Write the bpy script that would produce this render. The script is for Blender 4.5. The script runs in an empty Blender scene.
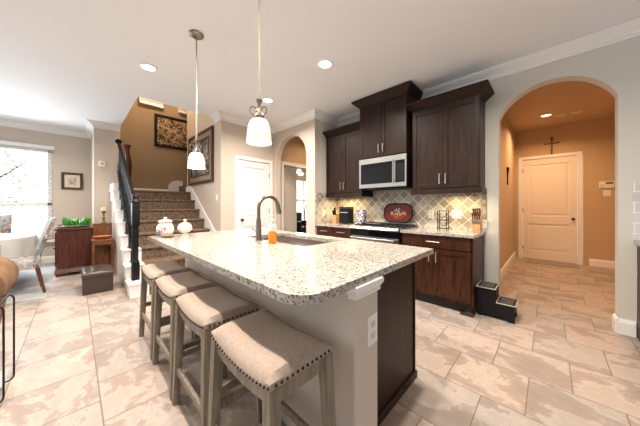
import bpy, bmesh, math, random
from mathutils import Vector, Matrix
random.seed(7)
C = bpy.context.scene.collection
PI = math.pi

# ------------------------------------------------------------ camera, world, exposure
cd = bpy.data.cameras.new('camera'); cam = bpy.data.objects.new('camera', cd); C.objects.link(cam)
cam.location = (0, 0, 1.2); cam.rotation_euler = (PI/2, 0, math.radians(44.03))
cd.sensor_width = 36; cd.lens = 36*237/640; cd.shift_y = -7/640; cd.clip_start = 0.02
bpy.context.scene.camera = cam
sc = bpy.context.scene
sc.view_settings.view_transform = 'Standard'; sc.view_settings.look = 'None'
sc.view_settings.gamma = 1; sc.view_settings.use_curve_mapping = False
sc.view_settings.exposure = 0.34
w = bpy.data.worlds.new('world'); sc.world = w; w.use_nodes = True
bg = w.node_tree.nodes['Background']; bg.inputs[0].default_value = (0.97, 0.98, 1.0, 1)
_nt = w.node_tree; _tc = _nt.nodes.new('ShaderNodeTexCoord'); _sp = _nt.nodes.new('ShaderNodeSeparateXYZ'); _mr = _nt.nodes.new('ShaderNodeMapRange')
_nt.links.new(_tc.outputs['Generated'], _sp.inputs[0]); _nt.links.new(_sp.outputs['X'], _mr.inputs['Value'])
_mr.inputs['From Min'].default_value = -.9; _mr.inputs['From Max'].default_value = -.3; _mr.inputs['To Min'].default_value = 2.4; _mr.inputs['To Max'].default_value = .42
_nt.links.new(_mr.outputs['Result'], bg.inputs[1])

WARM = (1.0, 0.86, 0.72)
def area(name, loc, power, size, color=WARM, spread=PI*0.85, rot=(0,0,0), shape='DISK', size_y=None):
    l = bpy.data.lights.new(name, 'AREA'); l.energy = power; l.shape = shape; l.size = size; l.color = color; l.spread = spread
    if size_y: l.size_y = size_y
    o = bpy.data.objects.new(name, l); o.location = loc; o.rotation_euler = rot; C.objects.link(o); return o
def point(name, loc, power, color=WARM, r=0.04):
    l = bpy.data.lights.new(name, 'POINT'); l.energy = power; l.color = color; l.shadow_soft_size = r
    o = bpy.data.objects.new(name, l); o.location = loc; C.objects.link(o); return o
CANS = [(-3.44,0.61),(-1.88,2.03),(-3.17,2.10),(-0.55,2.0),(-5.9,-0.9),(-3.4,-1.2),(-0.75,0.30),(-2.1,0.32)]
for i,(x,y) in enumerate(CANS): area('can_lamp', (x,y,2.835), 31, 0.11, (1.0,0.88,0.77))
area('hall_lamp', (-0.04,6.2,2.86), 22, 0.14, (1.0,0.60,0.31))
area('hall_lamp', (0.5,4.6,2.86), 20, 0.14, (1.0,0.60,0.31))
point('stairwell_lamp', (-6.0,1.25,4.2), 44, (1.0,0.76,0.50), 0.12)
area('vestibule_lamp', (-3.7,3.9,2.82), 6, 0.14, (1.0,0.68,0.42))
area('bedroom_window_daylight', (-7.85,7.2,1.5), 90, 1.6, (0.9,0.97,1.0), PI*0.9, (0,-PI/2,0), 'SQUARE')
area('dining_window_daylight', (-7.42,-1.25,1.35), 62, 1.6, (0.88,0.95,1.0), PI*0.9, (0,-PI/2,0), 'SQUARE')
UC = (1.0,0.80,0.40)
area('under_cabinet_lamp', (-0.83,3.36,1.37), 3.0, 0.35, UC, PI*0.9, shape='RECTANGLE', size_y=0.04)
area('under_cabinet_lamp', (-2.6,3.36,1.37), 3.6, 0.40, UC, PI*0.9, shape='RECTANGLE', size_y=0.04)

# ------------------------------------------------------------ materials
def newmat(name):
    m = bpy.data.materials.new(name); m.use_nodes = True
    return m, m.node_tree, m.node_tree.nodes['Principled BSDF']
def plain(name, col, rough=0.5, metal=0.0, emit=None, es=1.0, noise=0.0, nscale=30, bump=0.0, bscale=200, spec=None, trans=0.0, alpha=1.0):
    m, nt, b = newmat(name)
    b.inputs['Base Color'].default_value = (*col, 1); b.inputs['Roughness'].default_value = rough; b.inputs['Metallic'].default_value = metal
    if spec is not None: b.inputs['Specular IOR Level'].default_value = spec
    if trans: b.inputs['Transmission Weight'].default_value = trans
    if alpha < 1: b.inputs['Alpha'].default_value = alpha
    if emit: b.inputs['Emission Color'].default_value = (*emit, 1); b.inputs['Emission Strength'].default_value = es
    if noise or bump:
        tc = nt.nodes.new('ShaderNodeTexCoord')
    if noise:
        n = nt.nodes.new('ShaderNodeTexNoise'); n.inputs['Scale'].default_value = nscale; n.inputs['Detail'].default_value = 5
        nt.links.new(tc.outputs['Object'], n.inputs['Vector'])
        r = nt.nodes.new('ShaderNodeValToRGB')
        r.color_ramp.elements[0].position = .3; r.color_ramp.elements[1].position = .7
        r.color_ramp.elements[0].color = (*[c*(1-noise) for c in col], 1); r.color_ramp.elements[1].color = (*[min(1, c*(1+noise)) for c in col], 1)
        nt.links.new(n.outputs['Fac'], r.inputs[0]); nt.links.new(r.outputs[0], b.inputs['Base Color'])
    if bump:
        n2 = nt.nodes.new('ShaderNodeTexNoise'); n2.inputs['Scale'].default_value = bscale
        nt.links.new(tc.outputs['Object'], n2.inputs['Vector'])
        bp = nt.nodes.new('ShaderNodeBump'); bp.inputs['Strength'].default_value = bump; bp.inputs['Distance'].default_value = 0.01
        nt.links.new(n2.outputs['Fac'], bp.inputs['Height']); nt.links.new(bp.outputs[0], b.inputs['Normal'])
    return m
def wood(name, c1, c2, rough=0.35, stretch=(14,14,1.6), scale=3.0):
    m, nt, b = newmat(name)
    tc = nt.nodes.new('ShaderNodeTexCoord'); mp = nt.nodes.new('ShaderNodeMapping'); mp.inputs['Scale'].default_value = stretch
    n = nt.nodes.new('ShaderNodeTexNoise'); n.inputs['Scale'].default_value = scale; n.inputs['Detail'].default_value = 6; n.inputs['Distortion'].default_value = 0.6
    r = nt.nodes.new('ShaderNodeValToRGB'); r.color_ramp.elements[0].position = .32; r.color_ramp.elements[1].position = .7
    r.color_ramp.elements[0].color = (*c1,1); r.color_ramp.elements[1].color = (*c2,1)
    L = nt.links.new
    L(tc.outputs['Object'], mp.inputs[0]); L(mp.outputs[0], n.inputs['Vector']); L(n.outputs['Fac'], r.inputs[0]); L(r.outputs[0], b.inputs['Base Color'])
    b.inputs['Roughness'].default_value = rough
    if c1[0] < .03: b.inputs['Specular IOR Level'].default_value = .25
    return m
def voro(name, cols, scale, rough=0.6, stretch=(1,1,1), warp=0.0):
    """blotchy printed pattern: voronoi cell colour through a constant ramp"""
    m, nt, b = newmat(name); L = nt.links.new
    tc = nt.nodes.new('ShaderNodeTexCoord'); mp = nt.nodes.new('ShaderNodeMapping'); mp.inputs['Scale'].default_value = stretch
    v = nt.nodes.new('ShaderNodeTexVoronoi'); v.inputs['Scale'].default_value = scale
    L(tc.outputs['Object'], mp.inputs[0])
    if warp:
        n = nt.nodes.new('ShaderNodeTexNoise'); n.inputs['Scale'].default_value = scale*0.8
        mx = nt.nodes.new('ShaderNodeMixRGB'); mx.inputs[0].default_value = warp
        L(mp.outputs[0], n.inputs['Vector']); L(mp.outputs[0], mx.inputs[1]); L(n.outputs['Color'], mx.inputs[2]); L(mx.outputs[0], v.inputs['Vector'])
    else: L(mp.outputs[0], v.inputs['Vector'])
    s = nt.nodes.new('ShaderNodeSeparateColor'); L(v.outputs['Color'], s.inputs[0])
    r = nt.nodes.new('ShaderNodeValToRGB'); r.color_ramp.interpolation = 'CONSTANT'
    while len(r.color_ramp.elements) < len(cols): r.color_ramp.elements.new(0.5)
    for i,(p,c) in enumerate(cols): r.color_ramp.elements[i].position = p; r.color_ramp.elements[i].color = (*c,1)
    L(s.outputs[0], r.inputs[0]); L(r.outputs[0], b.inputs['Base Color']); b.inputs['Roughness'].default_value = rough
    return m

def floor_mat():
    m, nt, b = newmat('floor_tile'); L = nt.links.new
    tc = nt.nodes.new('ShaderNodeTexCoord')
    mp = nt.nodes.new('ShaderNodeMapping'); mp.inputs['Location'].default_value = (0.31, -0.11, 0)
    br = nt.nodes.new('ShaderNodeTexBrick')
    br.inputs['Scale'].default_value = 1.0; br.inputs['Brick Width'].default_value = .42; br.inputs['Row Height'].default_value = .42
    br.inputs['Mortar Size'].default_value = .0035; br.inputs['Mortar Smooth'].default_value = .1; br.inputs['Bias'].default_value = 0.0
    br.offset = .5; br.offset_frequency = 2
    br.inputs['Color1'].default_value = (0,0,0,1); br.inputs['Color2'].default_value = (1,1,1,1); br.inputs['Mortar'].default_value = (0.5,0.5,0.5,1)
    L(tc.outputs['Object'], mp.inputs[0]); L(mp.outputs[0], br.inputs['Vector'])
    # veins stretched along the tile diagonal, shifted tile by tile
    mp2 = nt.nodes.new('ShaderNodeMapping'); mp2.inputs['Scale'].default_value = (1.0, 1.5, 1); mp2.inputs['Rotation'].default_value = (0,0,.6)
    L(tc.outputs['Object'], mp2.inputs[0])
    ad = nt.nodes.new('ShaderNodeVectorMath'); ad.operation = 'MULTIPLY_ADD'
    L(br.outputs['Color'], ad.inputs[0]); ad.inputs[1].default_value = (3.0,5.0,2.0); L(mp2.outputs[0], ad.inputs[2])
    n = nt.nodes.new('ShaderNodeTexNoise'); n.inputs['Scale'].default_value = 2.6; n.inputs['Detail'].default_value = 7; n.inputs['Roughness'].default_value = .6; n.inputs['Distortion'].default_value = .35
    L(ad.outputs[0], n.inputs['Vector'])
    n.inputs['Roughness'].default_value = .68
    r = nt.nodes.new('ShaderNodeValToRGB'); e = r.color_ramp.elements
    while len(e) < 5: e.new(.5)
    for i,(p,c) in enumerate([(.34,(.28,.23,.195)),(.47,(.33,.275,.235)),(.505,(.45,.395,.345)),(.56,(.39,.335,.29)),(.66,(.44,.385,.335))]): e[i].position = p; e[i].color = (*c,1)
    L(n.outputs['Fac'], r.inputs[0])
    # slight tone difference from tile to tile
    tv = nt.nodes.new('ShaderNodeMixRGB'); tv.blend_type = 'MULTIPLY'; tv.inputs[0].default_value = 1
    tr_ = nt.nodes.new('ShaderNodeValToRGB'); tr_.color_ramp.elements[0].color = (.90,.92,.95,1); tr_.color_ramp.elements[1].color = (1.08,1.0,.96,1)
    L(br.outputs['Color'], tr_.inputs[0]); L(r.outputs[0], tv.inputs[1]); L(tr_.outputs[0], tv.inputs[2])
    mx = nt.nodes.new('ShaderNodeMixRGB'); mx.inputs[2].default_value = (.17,.14,.115,1)
    L(br.outputs['Fac'], mx.inputs[0]); L(tv.outputs[0], mx.inputs[1]); L(mx.outputs[0], b.inputs['Base Color'])
    b.inputs['Roughness'].default_value = .48
    return m
def granite_mat():
    m, nt, b = newmat('granite'); L = nt.links.new
    tc = nt.nodes.new('ShaderNodeTexCoord')
    n = nt.nodes.new('ShaderNodeTexNoise'); n.inputs['Scale'].default_value = 60; n.inputs['Detail'].default_value = 4
    L(tc.outputs['Object'], n.inputs['Vector'])
    r = nt.nodes.new('ShaderNodeValToRGB'); e = r.color_ramp.elements
    while len(e) < 3: e.new(.5)
    for i,(p,c) in enumerate([(.33,(.22,.19,.165)),(.42,(.37,.34,.295)),(.52,(.49,.455,.40))]): e[i].position = p; e[i].color = (*c,1)
    L(n.outputs['Fac'], r.inputs[0])
    def specks(scale, lo, hi, col, prev, seed):
        nn = nt.nodes.new('ShaderNodeTexNoise'); nn.noise_dimensions = '4D'; nn.inputs['W'].default_value = seed
        nn.inputs['Scale'].default_value = scale; nn.inputs['Detail'].default_value = 3; nn.inputs['Roughness'].default_value = .6; nn.inputs['Distortion'].default_value = .5
        L(tc.outputs['Object'], nn.inputs['Vector'])
        rr = nt.nodes.new('ShaderNodeValToRGB'); rr.color_ramp.elements[0].position = lo; rr.color_ramp.elements[1].position = hi
        L(nn.outputs['Fac'], rr.inputs[0])
        mx = nt.nodes.new('ShaderNodeMixRGB'); mx.inputs[2].default_value = (*col,1)
        L(rr.outputs[0], mx.inputs[0]); L(prev, mx.inputs[1]); return mx.outputs[0]
    o = specks(85, .59, .62, (.17,.135,.11), r.outputs[0], 1.0)
    o = specks(95, .585, .60, (.022,.018,.016), o, 5.0)
    o = specks(60, .66, .68, (.05,.028,.022), o, 9.0)
    L(o, b.inputs['Base Color']); b.inputs['Roughness'].default_value = .12
    return m
def backsplash_mat(axis):
    m, nt, b = newmat('diagonal_stone_tile_' + axis); L = nt.links.new
    tc = nt.nodes.new('ShaderNodeTexCoord'); sp = nt.nodes.new('ShaderNodeSeparateXYZ'); cb = nt.nodes.new('ShaderNodeCombineXYZ')
    L(tc.outputs['Object'], sp.inputs[0]); L(sp.outputs['X' if axis == 'x' else 'Y'], cb.inputs[0]); L(sp.outputs['Z'], cb.inputs[1])
    mp = nt.nodes.new('ShaderNodeMapping'); mp.inputs['Rotation'].default_value = (0,0,PI/4); mp.inputs['Location'].default_value = (.03,.02,0)
    L(cb.outputs[0], mp.inputs[0])
    br = nt.nodes.new('ShaderNodeTexBrick'); br.offset = 0
    br.inputs['Scale'].default_value = 1; br.inputs['Brick Width'].default_value = .102; br.inputs['Row Height'].default_value = .102
    br.inputs['Mortar Size'].default_value = .0052; br.inputs['Mortar Smooth'].default_value = .1
    br.inputs['Color1'].default_value = (.31,.25,.21,1); br.inputs['Color2'].default_value = (.60,.53,.46,1); br.inputs['Mortar'].default_value = (.80,.75,.67,1)
    L(mp.outputs[0], br.inputs['Vector'])
    n = nt.nodes.new('ShaderNodeTexNoise'); n.inputs['Scale'].default_value = 35; n.inputs['Detail'].default_value = 4
    L(tc.outputs['Object'], n.inputs['Vector'])
    mx = nt.nodes.new('ShaderNodeMixRGB'); mx.blend_type = 'MULTIPLY'; mx.inputs[0].default_value = .5
    r = nt.nodes.new('ShaderNodeValToRGB'); r.color_ramp.elements[0].position=.3; r.color_ramp.elements[1].position=.6; r.color_ramp.elements[0].color = (.6,.6,.62,1)
    L(n.outputs['Fac'], r.inputs[0]); L(br.outputs['Color'], mx.inputs[1]); L(r.outputs[0], mx.inputs[2])
    L(mx.outputs[0], b.inputs['Base Color']); b.inputs['Roughness'].default_value = .45
    return m
def border_mat():
    m, nt, b = newmat('small_stone_border'); L = nt.links.new
    tc = nt.nodes.new('ShaderNodeTexCoord'); v = nt.nodes.new('ShaderNodeTexVoronoi'); v.inputs['Scale'].default_value = 24; v.distance = 'CHEBYCHEV'; v.inputs['Randomness'].default_value = .2
    L(tc.outputs['Object'], v.inputs['Vector'])
    s = nt.nodes.new('ShaderNodeSeparateColor'); L(v.outputs['Color'], s.inputs[0])
    r = nt.nodes.new('ShaderNodeValToRGB'); r.color_ramp.elements[0].color = (.24,.19,.16,1); r.color_ramp.elements[1].color = (.62,.56,.50,1)
    L(s.outputs[0], r.inputs[0]); L(r.outputs[0], b.inputs['Base Color']); b.inputs['Roughness'].default_value = .5
    return m
def abstract_mat(name, dark, light, scale=7, p0=.44, p1=.56):
    m, nt, b = newmat(name); L = nt.links.new
    tc = nt.nodes.new('ShaderNodeTexCoord'); n = nt.nodes.new('ShaderNodeTexNoise'); n.inputs['Scale'].default_value = scale; n.inputs['Detail'].default_value = 4; n.inputs['Distortion'].default_value = 2.0
    L(tc.outputs['Object'], n.inputs['Vector'])
    r = nt.nodes.new('ShaderNodeValToRGB'); r.color_ramp.elements[0].position = p0; r.color_ramp.elements[1].position = p1
    r.color_ramp.elements[0].color = (*dark,1); r.color_ramp.elements[1].color = (*light,1)
    L(n.outputs['Fac'], r.inputs[0]); L(r.outputs[0], b.inputs['Base Color']); b.inputs['Roughness'].default_value = .5
    return m

M = {}
M['wall'] = plain('greige_paint', (.60,.525,.445), .85)
M['cabwall'] = plain('pale_grey_paint', (.62,.60,.54), .85)
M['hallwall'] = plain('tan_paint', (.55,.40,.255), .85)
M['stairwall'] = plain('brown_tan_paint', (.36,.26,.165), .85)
M['ceil'] = plain('ceiling_white', (.84,.865,.90), .9)
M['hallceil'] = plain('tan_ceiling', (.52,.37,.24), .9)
M['trim'] = plain('trim_white', (.86,.85,.83), .4)
M['door'] = plain('door_white', (.84,.84,.84), .4)
M['halldoor'] = plain('hall_door_warm_tint', (.84,.77,.70), .4)  # white door, with the warm hall lamplight tinted into its colour
M['floor'] = floor_mat(); M['granite'] = granite_mat()
M['bsx'] = backsplash_mat('x'); M['bsy'] = backsplash_mat('y'); M['border'] = border_mat()
M['cab'] = wood('espresso_wood', (.010,.0045,.0028), (.036,.0155,.0085), .42)
M['cabw'] = wood('espresso_wood_lower', (.017,.0055,.003), (.075,.026,.012), .38)
M['cabin'] = plain('cabinet_dark', (.012,.008,.006), .6)
M['steel'] = plain('stainless', (.42,.41,.39), .30, 1.0)
M['nickel'] = plain('brushed_nickel', (.27,.23,.195), .33, 1.0)
M['sinksteel'] = plain('dark_sink_steel', (.16,.145,.13), .38, 1.0)
M['pull'] = plain('satin_pull', (.75,.70,.64), .3, 1.0)
M['bronze'] = plain('dark_bronze', (.07,.05,.04), .35, .8)
M['blackglass'] = plain('black_glass', (.006,.006,.007), .10, spec=.22)
M['black'] = plain('black_paint', (.006,.006,.007), .45, spec=.25)
M['iron'] = plain('black_iron', (.010,.012,.015), .5, spec=.3)
M['carpet'] = plain('brown_carpet', (.17,.118,.082), .98, noise=.5, nscale=28, bump=.8, bscale=150, spec=.1)
M['linen'] = plain('taupe_linen', (.40,.32,.26), .95, noise=.10, nscale=90, bump=.25, bscale=400, spec=.15)
M['nail'] = plain('nailhead', (.045,.03,.025), .35, .8)
M['stoolwood'] = wood('weathered_grey_wood', (.17,.135,.098), (.30,.25,.185), .6, (20,20,1.5), 3.0)
M['glassshade'] = plain('alabaster_shade', (.62,.54,.43), .4, emit=(1.0,.84,.62), es=.30)
M['rod'] = plain('champagne_rod', (.42,.36,.31), .35, .6)
M['lamp'] = plain('lamp_lens', (1,1,1), .5, emit=(1.0,.95,.88), es=6)
M['warmlamp'] = plain('warm_lamp_lens', (.9,.8,.6), .5, emit=(1.0,.74,.42), es=2.6)
M['leather'] = plain('dark_brown_leather', (.050,.033,.026), .28, bump=.15, bscale=90)
M['cherry'] = wood('cherry_wood', (.055,.013,.008), (.15,.038,.020), .35)
M['oak'] = wood('carved_oak', (.13,.048,.018), (.30,.12,.045), .4)
M['white'] = plain('white_plastic', (.82,.82,.80), .4)
M['offwhite'] = plain('off_white', (.60,.56,.50), .5)
M['suede'] = plain('tan_suede', (.22,.135,.078), .95, noise=.28, nscale=6, bump=.3, bscale=60, spec=.15)
M['cloth'] = plain('linen_tablecloth', (.64,.63,.61), .9, noise=.05, nscale=8)
M['floral'] = voro('floral_fabric', [(0,(.34,.34,.33)),(.36,(.16,.21,.24)),(.55,(.30,.18,.12)),(.72,(.50,.48,.44)),(.88,(.12,.10,.09))], 16, .85, warp=.3)
M['rug'] = plain('pale_blue_grey_rug', (.46,.49,.50), .95, noise=.12, nscale=5, bump=.3, bscale=120)
M['bowl'] = plain('terracotta_bowl', (.68,.24,.09), .4)
M['bowlin'] = plain('bowl_rim_cream', (.80,.62,.45), .5)
M['leaf'] = plain('bright_green_glass', (.06,.28,.035), .25, noise=.35, nscale=18)
M['grey'] = plain('grey_dish', (.35,.36,.36), .4)
M['amber'] = plain('glowing_orange_soap', (.95,.28,.02), .15, emit=(1.0,.30,.02), es=.12)  # faint emission paints a glow into the soap, which is no lamp
M['clear'] = plain('clear_plastic', (.85,.88,.88), .1, alpha=.45)
M['ceramic'] = voro('painted_ceramic', [(0,(.80,.76,.70)),(.52,(.70,.18,.08)),(.64,(.15,.20,.42)),(.76,(.82,.78,.72)),(.90,(.75,.42,.15))], 26, .25, warp=.25)
M['pinkglass'] = voro('pale_pink_glass', [(0,(.86,.76,.68)),(.80,(.62,.48,.42)),(.88,(.86,.78,.72))], 30, .12)
M['navy'] = voro('navy_white_print', [(0,(.04,.05,.14)),(.5,(.75,.75,.78)),(.9,(.30,.15,.10))], 60, .4)
M['knifewood'] = wood('beech_block', (.50,.25,.10), (.70,.40,.18), .4)
M['redtray'] = plain('deep_red_lacquer', (.12,.006,.004), .35, spec=.25)
M['gold'] = plain('gold_flowers', (.40,.22,.09), .4)
M['antsilver'] = plain('antique_silver', (.20,.17,.14), .4, .7)
M['frame'] = wood('brown_frame', (.045,.022,.012), (.11,.055,.03), .35)
M['pewter'] = plain('pewter_frame_band', (.34,.27,.19), .45, .3)
M['mat'] = plain('picture_mat', (.74,.66,.54), .8)
M['artA'] = abstract_mat('carved_relief_art', (.05,.025,.014), (.55,.37,.22), 11)
M['artB'] = abstract_mat('grey_figure_art', (.05,.04,.045), (.42,.38,.34), 5)
M['artC'] = voro('small_print_art', [(0,(.62,.50,.36)),(.4,(.22,.30,.28)),(.6,(.70,.38,.20)),(.8,(.80,.72,.60))], 22, .7, warp=.4)
M['vase'] = plain('dark_red_brown_vase', (.075,.022,.012), .25)
M['candle'] = plain('cream_candle', (.78,.64,.42), .6)
M['candlestick'] = plain('antique_bronze', (.16,.09,.045), .4, .4)
M['slat'] = plain('blind_slat', (.88,.90,.90), .5)
M['foliage'] = plain('garden_foliage', (.75,.85,.72), .9, trans=.55, noise=.1, nscale=3)
M['bark'] = plain('bark', (.30,.27,.24), .9)
M['grass'] = plain('lawn', (.40,.50,.28), .95, noise=.2, nscale=4)
M['alarm'] = plain('alarm_screen', (.16,.13,.10), .3)
M['scroll'] = plain('silver_script', (.45,.42,.37), .4)
M['rail'] = plain('dark_grey_handrail', (.005,.005,.006), .5, spec=.12)

# ------------------------------------------------------------ mesh helpers
class MB:
    def __init__(s): s.bm = bmesh.new()
    def box(s, x0,y0,z0,x1,y1,z1, rz=0, bev=0):
        t = bmesh.new() ; bmesh.ops.create_cube(t, size=1)
        for v in t.verts: v.co = Vector((v.co.x*(x1-x0), v.co.y*(y1-y0), v.co.z*(z1-z0)))
        if bev: bmesh.ops.bevel(t, geom=t.edges[:], offset=bev, segments=2, affect='EDGES', profile=.7)
        m = Matrix.Translation(((x0+x1)/2,(y0+y1)/2,(z0+z1)/2)) @ Matrix.Rotation(rz,4,'Z')
        t.transform(m); s._add(t); return s
    def _add(s, t):
        me = bpy.data.meshes.new('t'); t.to_mesh(me); t.free(); s.bm.from_mesh(me); bpy.data.meshes.remove(me)
    def frustum(s, b, t, z0, z1):
        """b,t = (x0,y0,x1,y1) rectangles at z0 and z1"""
        bm = s.bm
        def q(r,z): return [bm.verts.new((r[i],r[j],z)) for i,j in ((0,1),(2,1),(2,3),(0,3))]
        A, B = q(b,z0), q(t,z1)
        bm.faces.new(A[::-1]); bm.faces.new(B)
        for i in range(4): bm.faces.new((A[i],A[(i+1)%4],B[(i+1)%4],B[i]))
        return s
    def prism(s, pts, axis, a0, a1):
        """polygon of (u,v) extruded along axis; x: (y,z), y: (x,z), z: (x,y)"""
        bm = s.bm
        def P(u,v,a): return {'x':(a,u,v),'y':(u,a,v),'z':(u,v,a)}[axis]
        A = [bm.verts.new(P(u,v,a0)) for u,v in pts]; B = [bm.verts.new(P(u,v,a1)) for u,v in pts]
        f1 = bm.faces.new(A); f2 = bm.faces.new(B[::-1]); n = len(pts)
        fs = [f1,f2]
        for i in range(n): fs.append(bm.faces.new((A[(i+1)%n],A[i],B[i],B[(i+1)%n])))
        bmesh.ops.recalc_face_normals(bm, faces=fs)
        bmesh.ops.triangulate(bm, faces=[f1,f2])
        return s
    def lathe(s, prof, x=0, y=0, z=0, n=24, sx=1, sy=1):
        bm = s.bm; rings = []
        for r,h in prof:
            if r < 1e-5: rings.append([bm.verts.new((x,y,z+h))])
            else: rings.append([bm.verts.new((x+r*sx*math.cos(2*PI*k/n), y+r*sy*math.sin(2*PI*k/n), z+h)) for k in range(n)])
        fs = []
        for a,b in zip(rings, rings[1:]):
            for k in range(n):
                k2 = (k+1)%n
                if len(a)==1 and len(b)==1: continue
                if len(a)==1: fs.append(bm.faces.new((a[0],b[k],b[k2])))
                elif len(b)==1: fs.append(bm.faces.new((a[k],a[k2],b[0])))
                else: fs.append(bm.faces.new((a[k],a[k2],b[k2],b[k])))
        if len(rings[0])>1: fs.append(bm.faces.new(rings[0][::-1]))
        if len(rings[-1])>1: fs.append(bm.faces.new(rings[-1]))
        bmesh.ops.recalc_face_normals(bm, faces=fs)
        return s
    def tube(s, path, r, n=10, closed=False):
        bm = s.bm; P = [Vector(p) for p in path]; rings = []
        rr = r if isinstance(r,(list,tuple)) else [r]*len(P)
        up = Vector((0,0,1)); prev = None
        for i,p in enumerate(P):
            if closed: d = P[(i+1)%len(P)] - P[i-1]
            else: d = P[min(i+1,len(P)-1)] - P[max(i-1,0)]
            d.normalize()
            if prev is None: a = d.orthogonal().normalized()
            else:
                a = prev - d*prev.dot(d)
                a = a.normalized() if a.length > 1e-6 else d.orthogonal().normalized()
            prev = a; b = d.cross(a)
            rings.append([bm.verts.new(p + (a*math.cos(2*PI*k/n) + b*math.sin(2*PI*k/n))*rr[i]) for k in range(n)])
        prs = list(zip(rings, rings[1:])) + ([(rings[-1],rings[0])] if closed else [])
        fs = []
        for a,b in prs:
            for k in range(n): fs.append(bm.faces.new((a[k],a[(k+1)%n],b[(k+1)%n],b[k])))
        if not closed: fs += [bm.faces.new(rings[0][::-1]), bm.faces.new(rings[-1])]
        bmesh.ops.recalc_face_normals(bm, faces=fs)
        return s
    def beam(s, a, b, w0, w1=None, d0=None, d1=None):
        """square bar from a to b (mostly vertical), section w x d"""
        w1 = w1 or w0; d0 = d0 or w0; d1 = d1 or w1; bm = s.bm
        def q(p,w,d): return [bm.verts.new((p[0]+i*w/2,p[1]+j*d/2,p[2])) for i,j in ((-1,-1),(1,-1),(1,1),(-1,1))]
        A,B = q(a,w0,d0), q(b,w1,d1)
        fs = [bm.faces.new(A[::-1]), bm.faces.new(B)]
        for i in range(4): fs.append(bm.faces.new((A[i],A[(i+1)%4],B[(i+1)%4],B[i])))
        bmesh.ops.recalc_face_normals(bm, faces=fs); return s
    def sphere(s, x,y,z,r, sx=1,sy=1,sz=1, sub=2):
        t = bmesh.new(); bmesh.ops.create_icosphere(t, subdivisions=sub, radius=r)
        t.transform(Matrix.Translation((x,y,z)) @ Matrix.Diagonal((sx,sy,sz,1))); s._add(t); return s
    def rot(s, ang, axis, c):
        s.bm.transform(Matrix.Translation(c) @ Matrix.Rotation(ang,4,axis) @ Matrix.Translation([-v for v in c])); return s
    def build(s, name, mat, parent=None, smooth=False, bev=0, sub=0):
        off = Vector((0,0,0)); p = parent
        while p: off += p.location; p = p.parent
        if parent: bmesh.ops.translate(s.bm, verts=s.bm.verts[:], vec=-off)
        me = bpy.data.meshes.new(name); s.bm.to_mesh(me); s.bm.free()
        me.materials.append(M[mat] if isinstance(mat,str) else mat)
        if smooth:
            for p_ in me.polygons: p_.use_smooth = True
            try: me.set_sharp_from_angle(angle=math.radians(40))
            except Exception: pass
        o = bpy.data.objects.new(name, me); C.objects.link(o)
        if parent: o.parent = parent
        if bev:
            md = o.modifiers.new('bevel','BEVEL'); md.width = bev; md.segments = 2; md.limit_method = 'ANGLE'; md.angle_limit = math.radians(40)
        if sub:
            md = o.modifiers.new('sub','SUBSURF'); md.levels = sub; md.render_levels = sub
        return o
def tag(o, label, cat, group=None, kind=None):
    o['label'] = label; o['category'] = cat
    if group: o['group'] = group
    if kind: o['kind'] = kind
    return o
def thing(name, label, cat, loc, group=None):
    o = bpy.data.objects.new(name, None); C.objects.link(o); o.location = loc; o.empty_display_size = .1
    return tag(o, label, cat, group)
def struct(o): o['kind'] = 'structure'; return o
def copy_tree(root, loc, label, group=None):
    r = root.copy(); C.objects.link(r); r.location = loc; r['label'] = label
    if group: r['group'] = group
    def rec(src, dst):
        for ch in list(src.children):
            c = ch.copy(); C.objects.link(c); c.parent = dst; rec(ch, c)
    rec(root, r); return r
def arc(cx,cz,rx,rz,a0,a1,n): return [(cx+rx*math.cos(a0+(a1-a0)*i/n), cz+rz*math.sin(a0+(a1-a0)*i/n)) for i in range(n+1)]
def rrect(u0,v0,u1,v1,r,n=5):
    o=[]
    for cx,cy,a in ((u1-r,v0+r,-PI/2),(u1-r,v1-r,0),(u0+r,v1-r,PI/2),(u0+r,v0+r,PI)):
        o += arc(cx,cy,r,r,a,a+PI/2,n)
    return o

# ------------------------------------------------------------ setting
ZC = 2.86
XP = -4.25      # pantry door wall plane
YS = 1.83       # stair side wall plane
YB = 3.57       # cabinet wall plane
XD = -7.6       # dining window wall plane
struct(MB().box(-8.2,-3.2,-.1, 2.4,8.2,0).build('floor','floor'))
c = MB().box(-4.49,-2.6,ZC,1.3,YB,ZC+.3).box(-7.75,-2.6,ZC,-4.49,.663,ZC+.3)
struct(c.build('ceiling','ceil'))
# cabinet wall with the wide arch
def arch_outline(u0,u1,z1,a0,a1,zs,rise,n=28):
    cx = (a0+a1)/2; hw=(a1-a0)/2; Rr=(hw*hw+rise*rise)/(2*rise); cz=zs+rise-Rr; t0=math.acos(max(-1,min(1,hw/Rr))) if Rr>hw else 0
    t0=math.atan2(zs-cz,hw)
    pts = [(u0,0),(a0,0),(a0,zs)] + [(cx-Rr*math.cos(t0+(PI-2*t0)*i/n), cz+Rr*math.sin(t0+(PI-2*t0)*i/n)) for i in range(1,n)] + [(a1,zs),(a1,0),(u1,0),(u1,z1),(u0,z1)]
    return pts
struct(MB().prism(arch_outline(-2.98,2.2,ZC,-.44,.468,2.26,.31), 'y', YB, YB+.14).build('wall_kitchen','cabwall'))
# hall beyond the arch
hw = MB().box(-.70,YB+.14,0,-.58,7.25,2.93).box(-.70,7.2,0,-.52,7.32,2.93).box(.50,7.2,0,1.9,7.32,2.93).box(-.52,7.2,2.26,.50,7.32,2.93).box(1.8,YB+.14,0,1.92,7.3,2.93)
struct(hw.build('wall_hall','hallwall'))
struct(MB().box(-.70,YB+.14,2.92,1.92,7.32,3.02).build('ceiling_hall','hallceil'))
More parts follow.
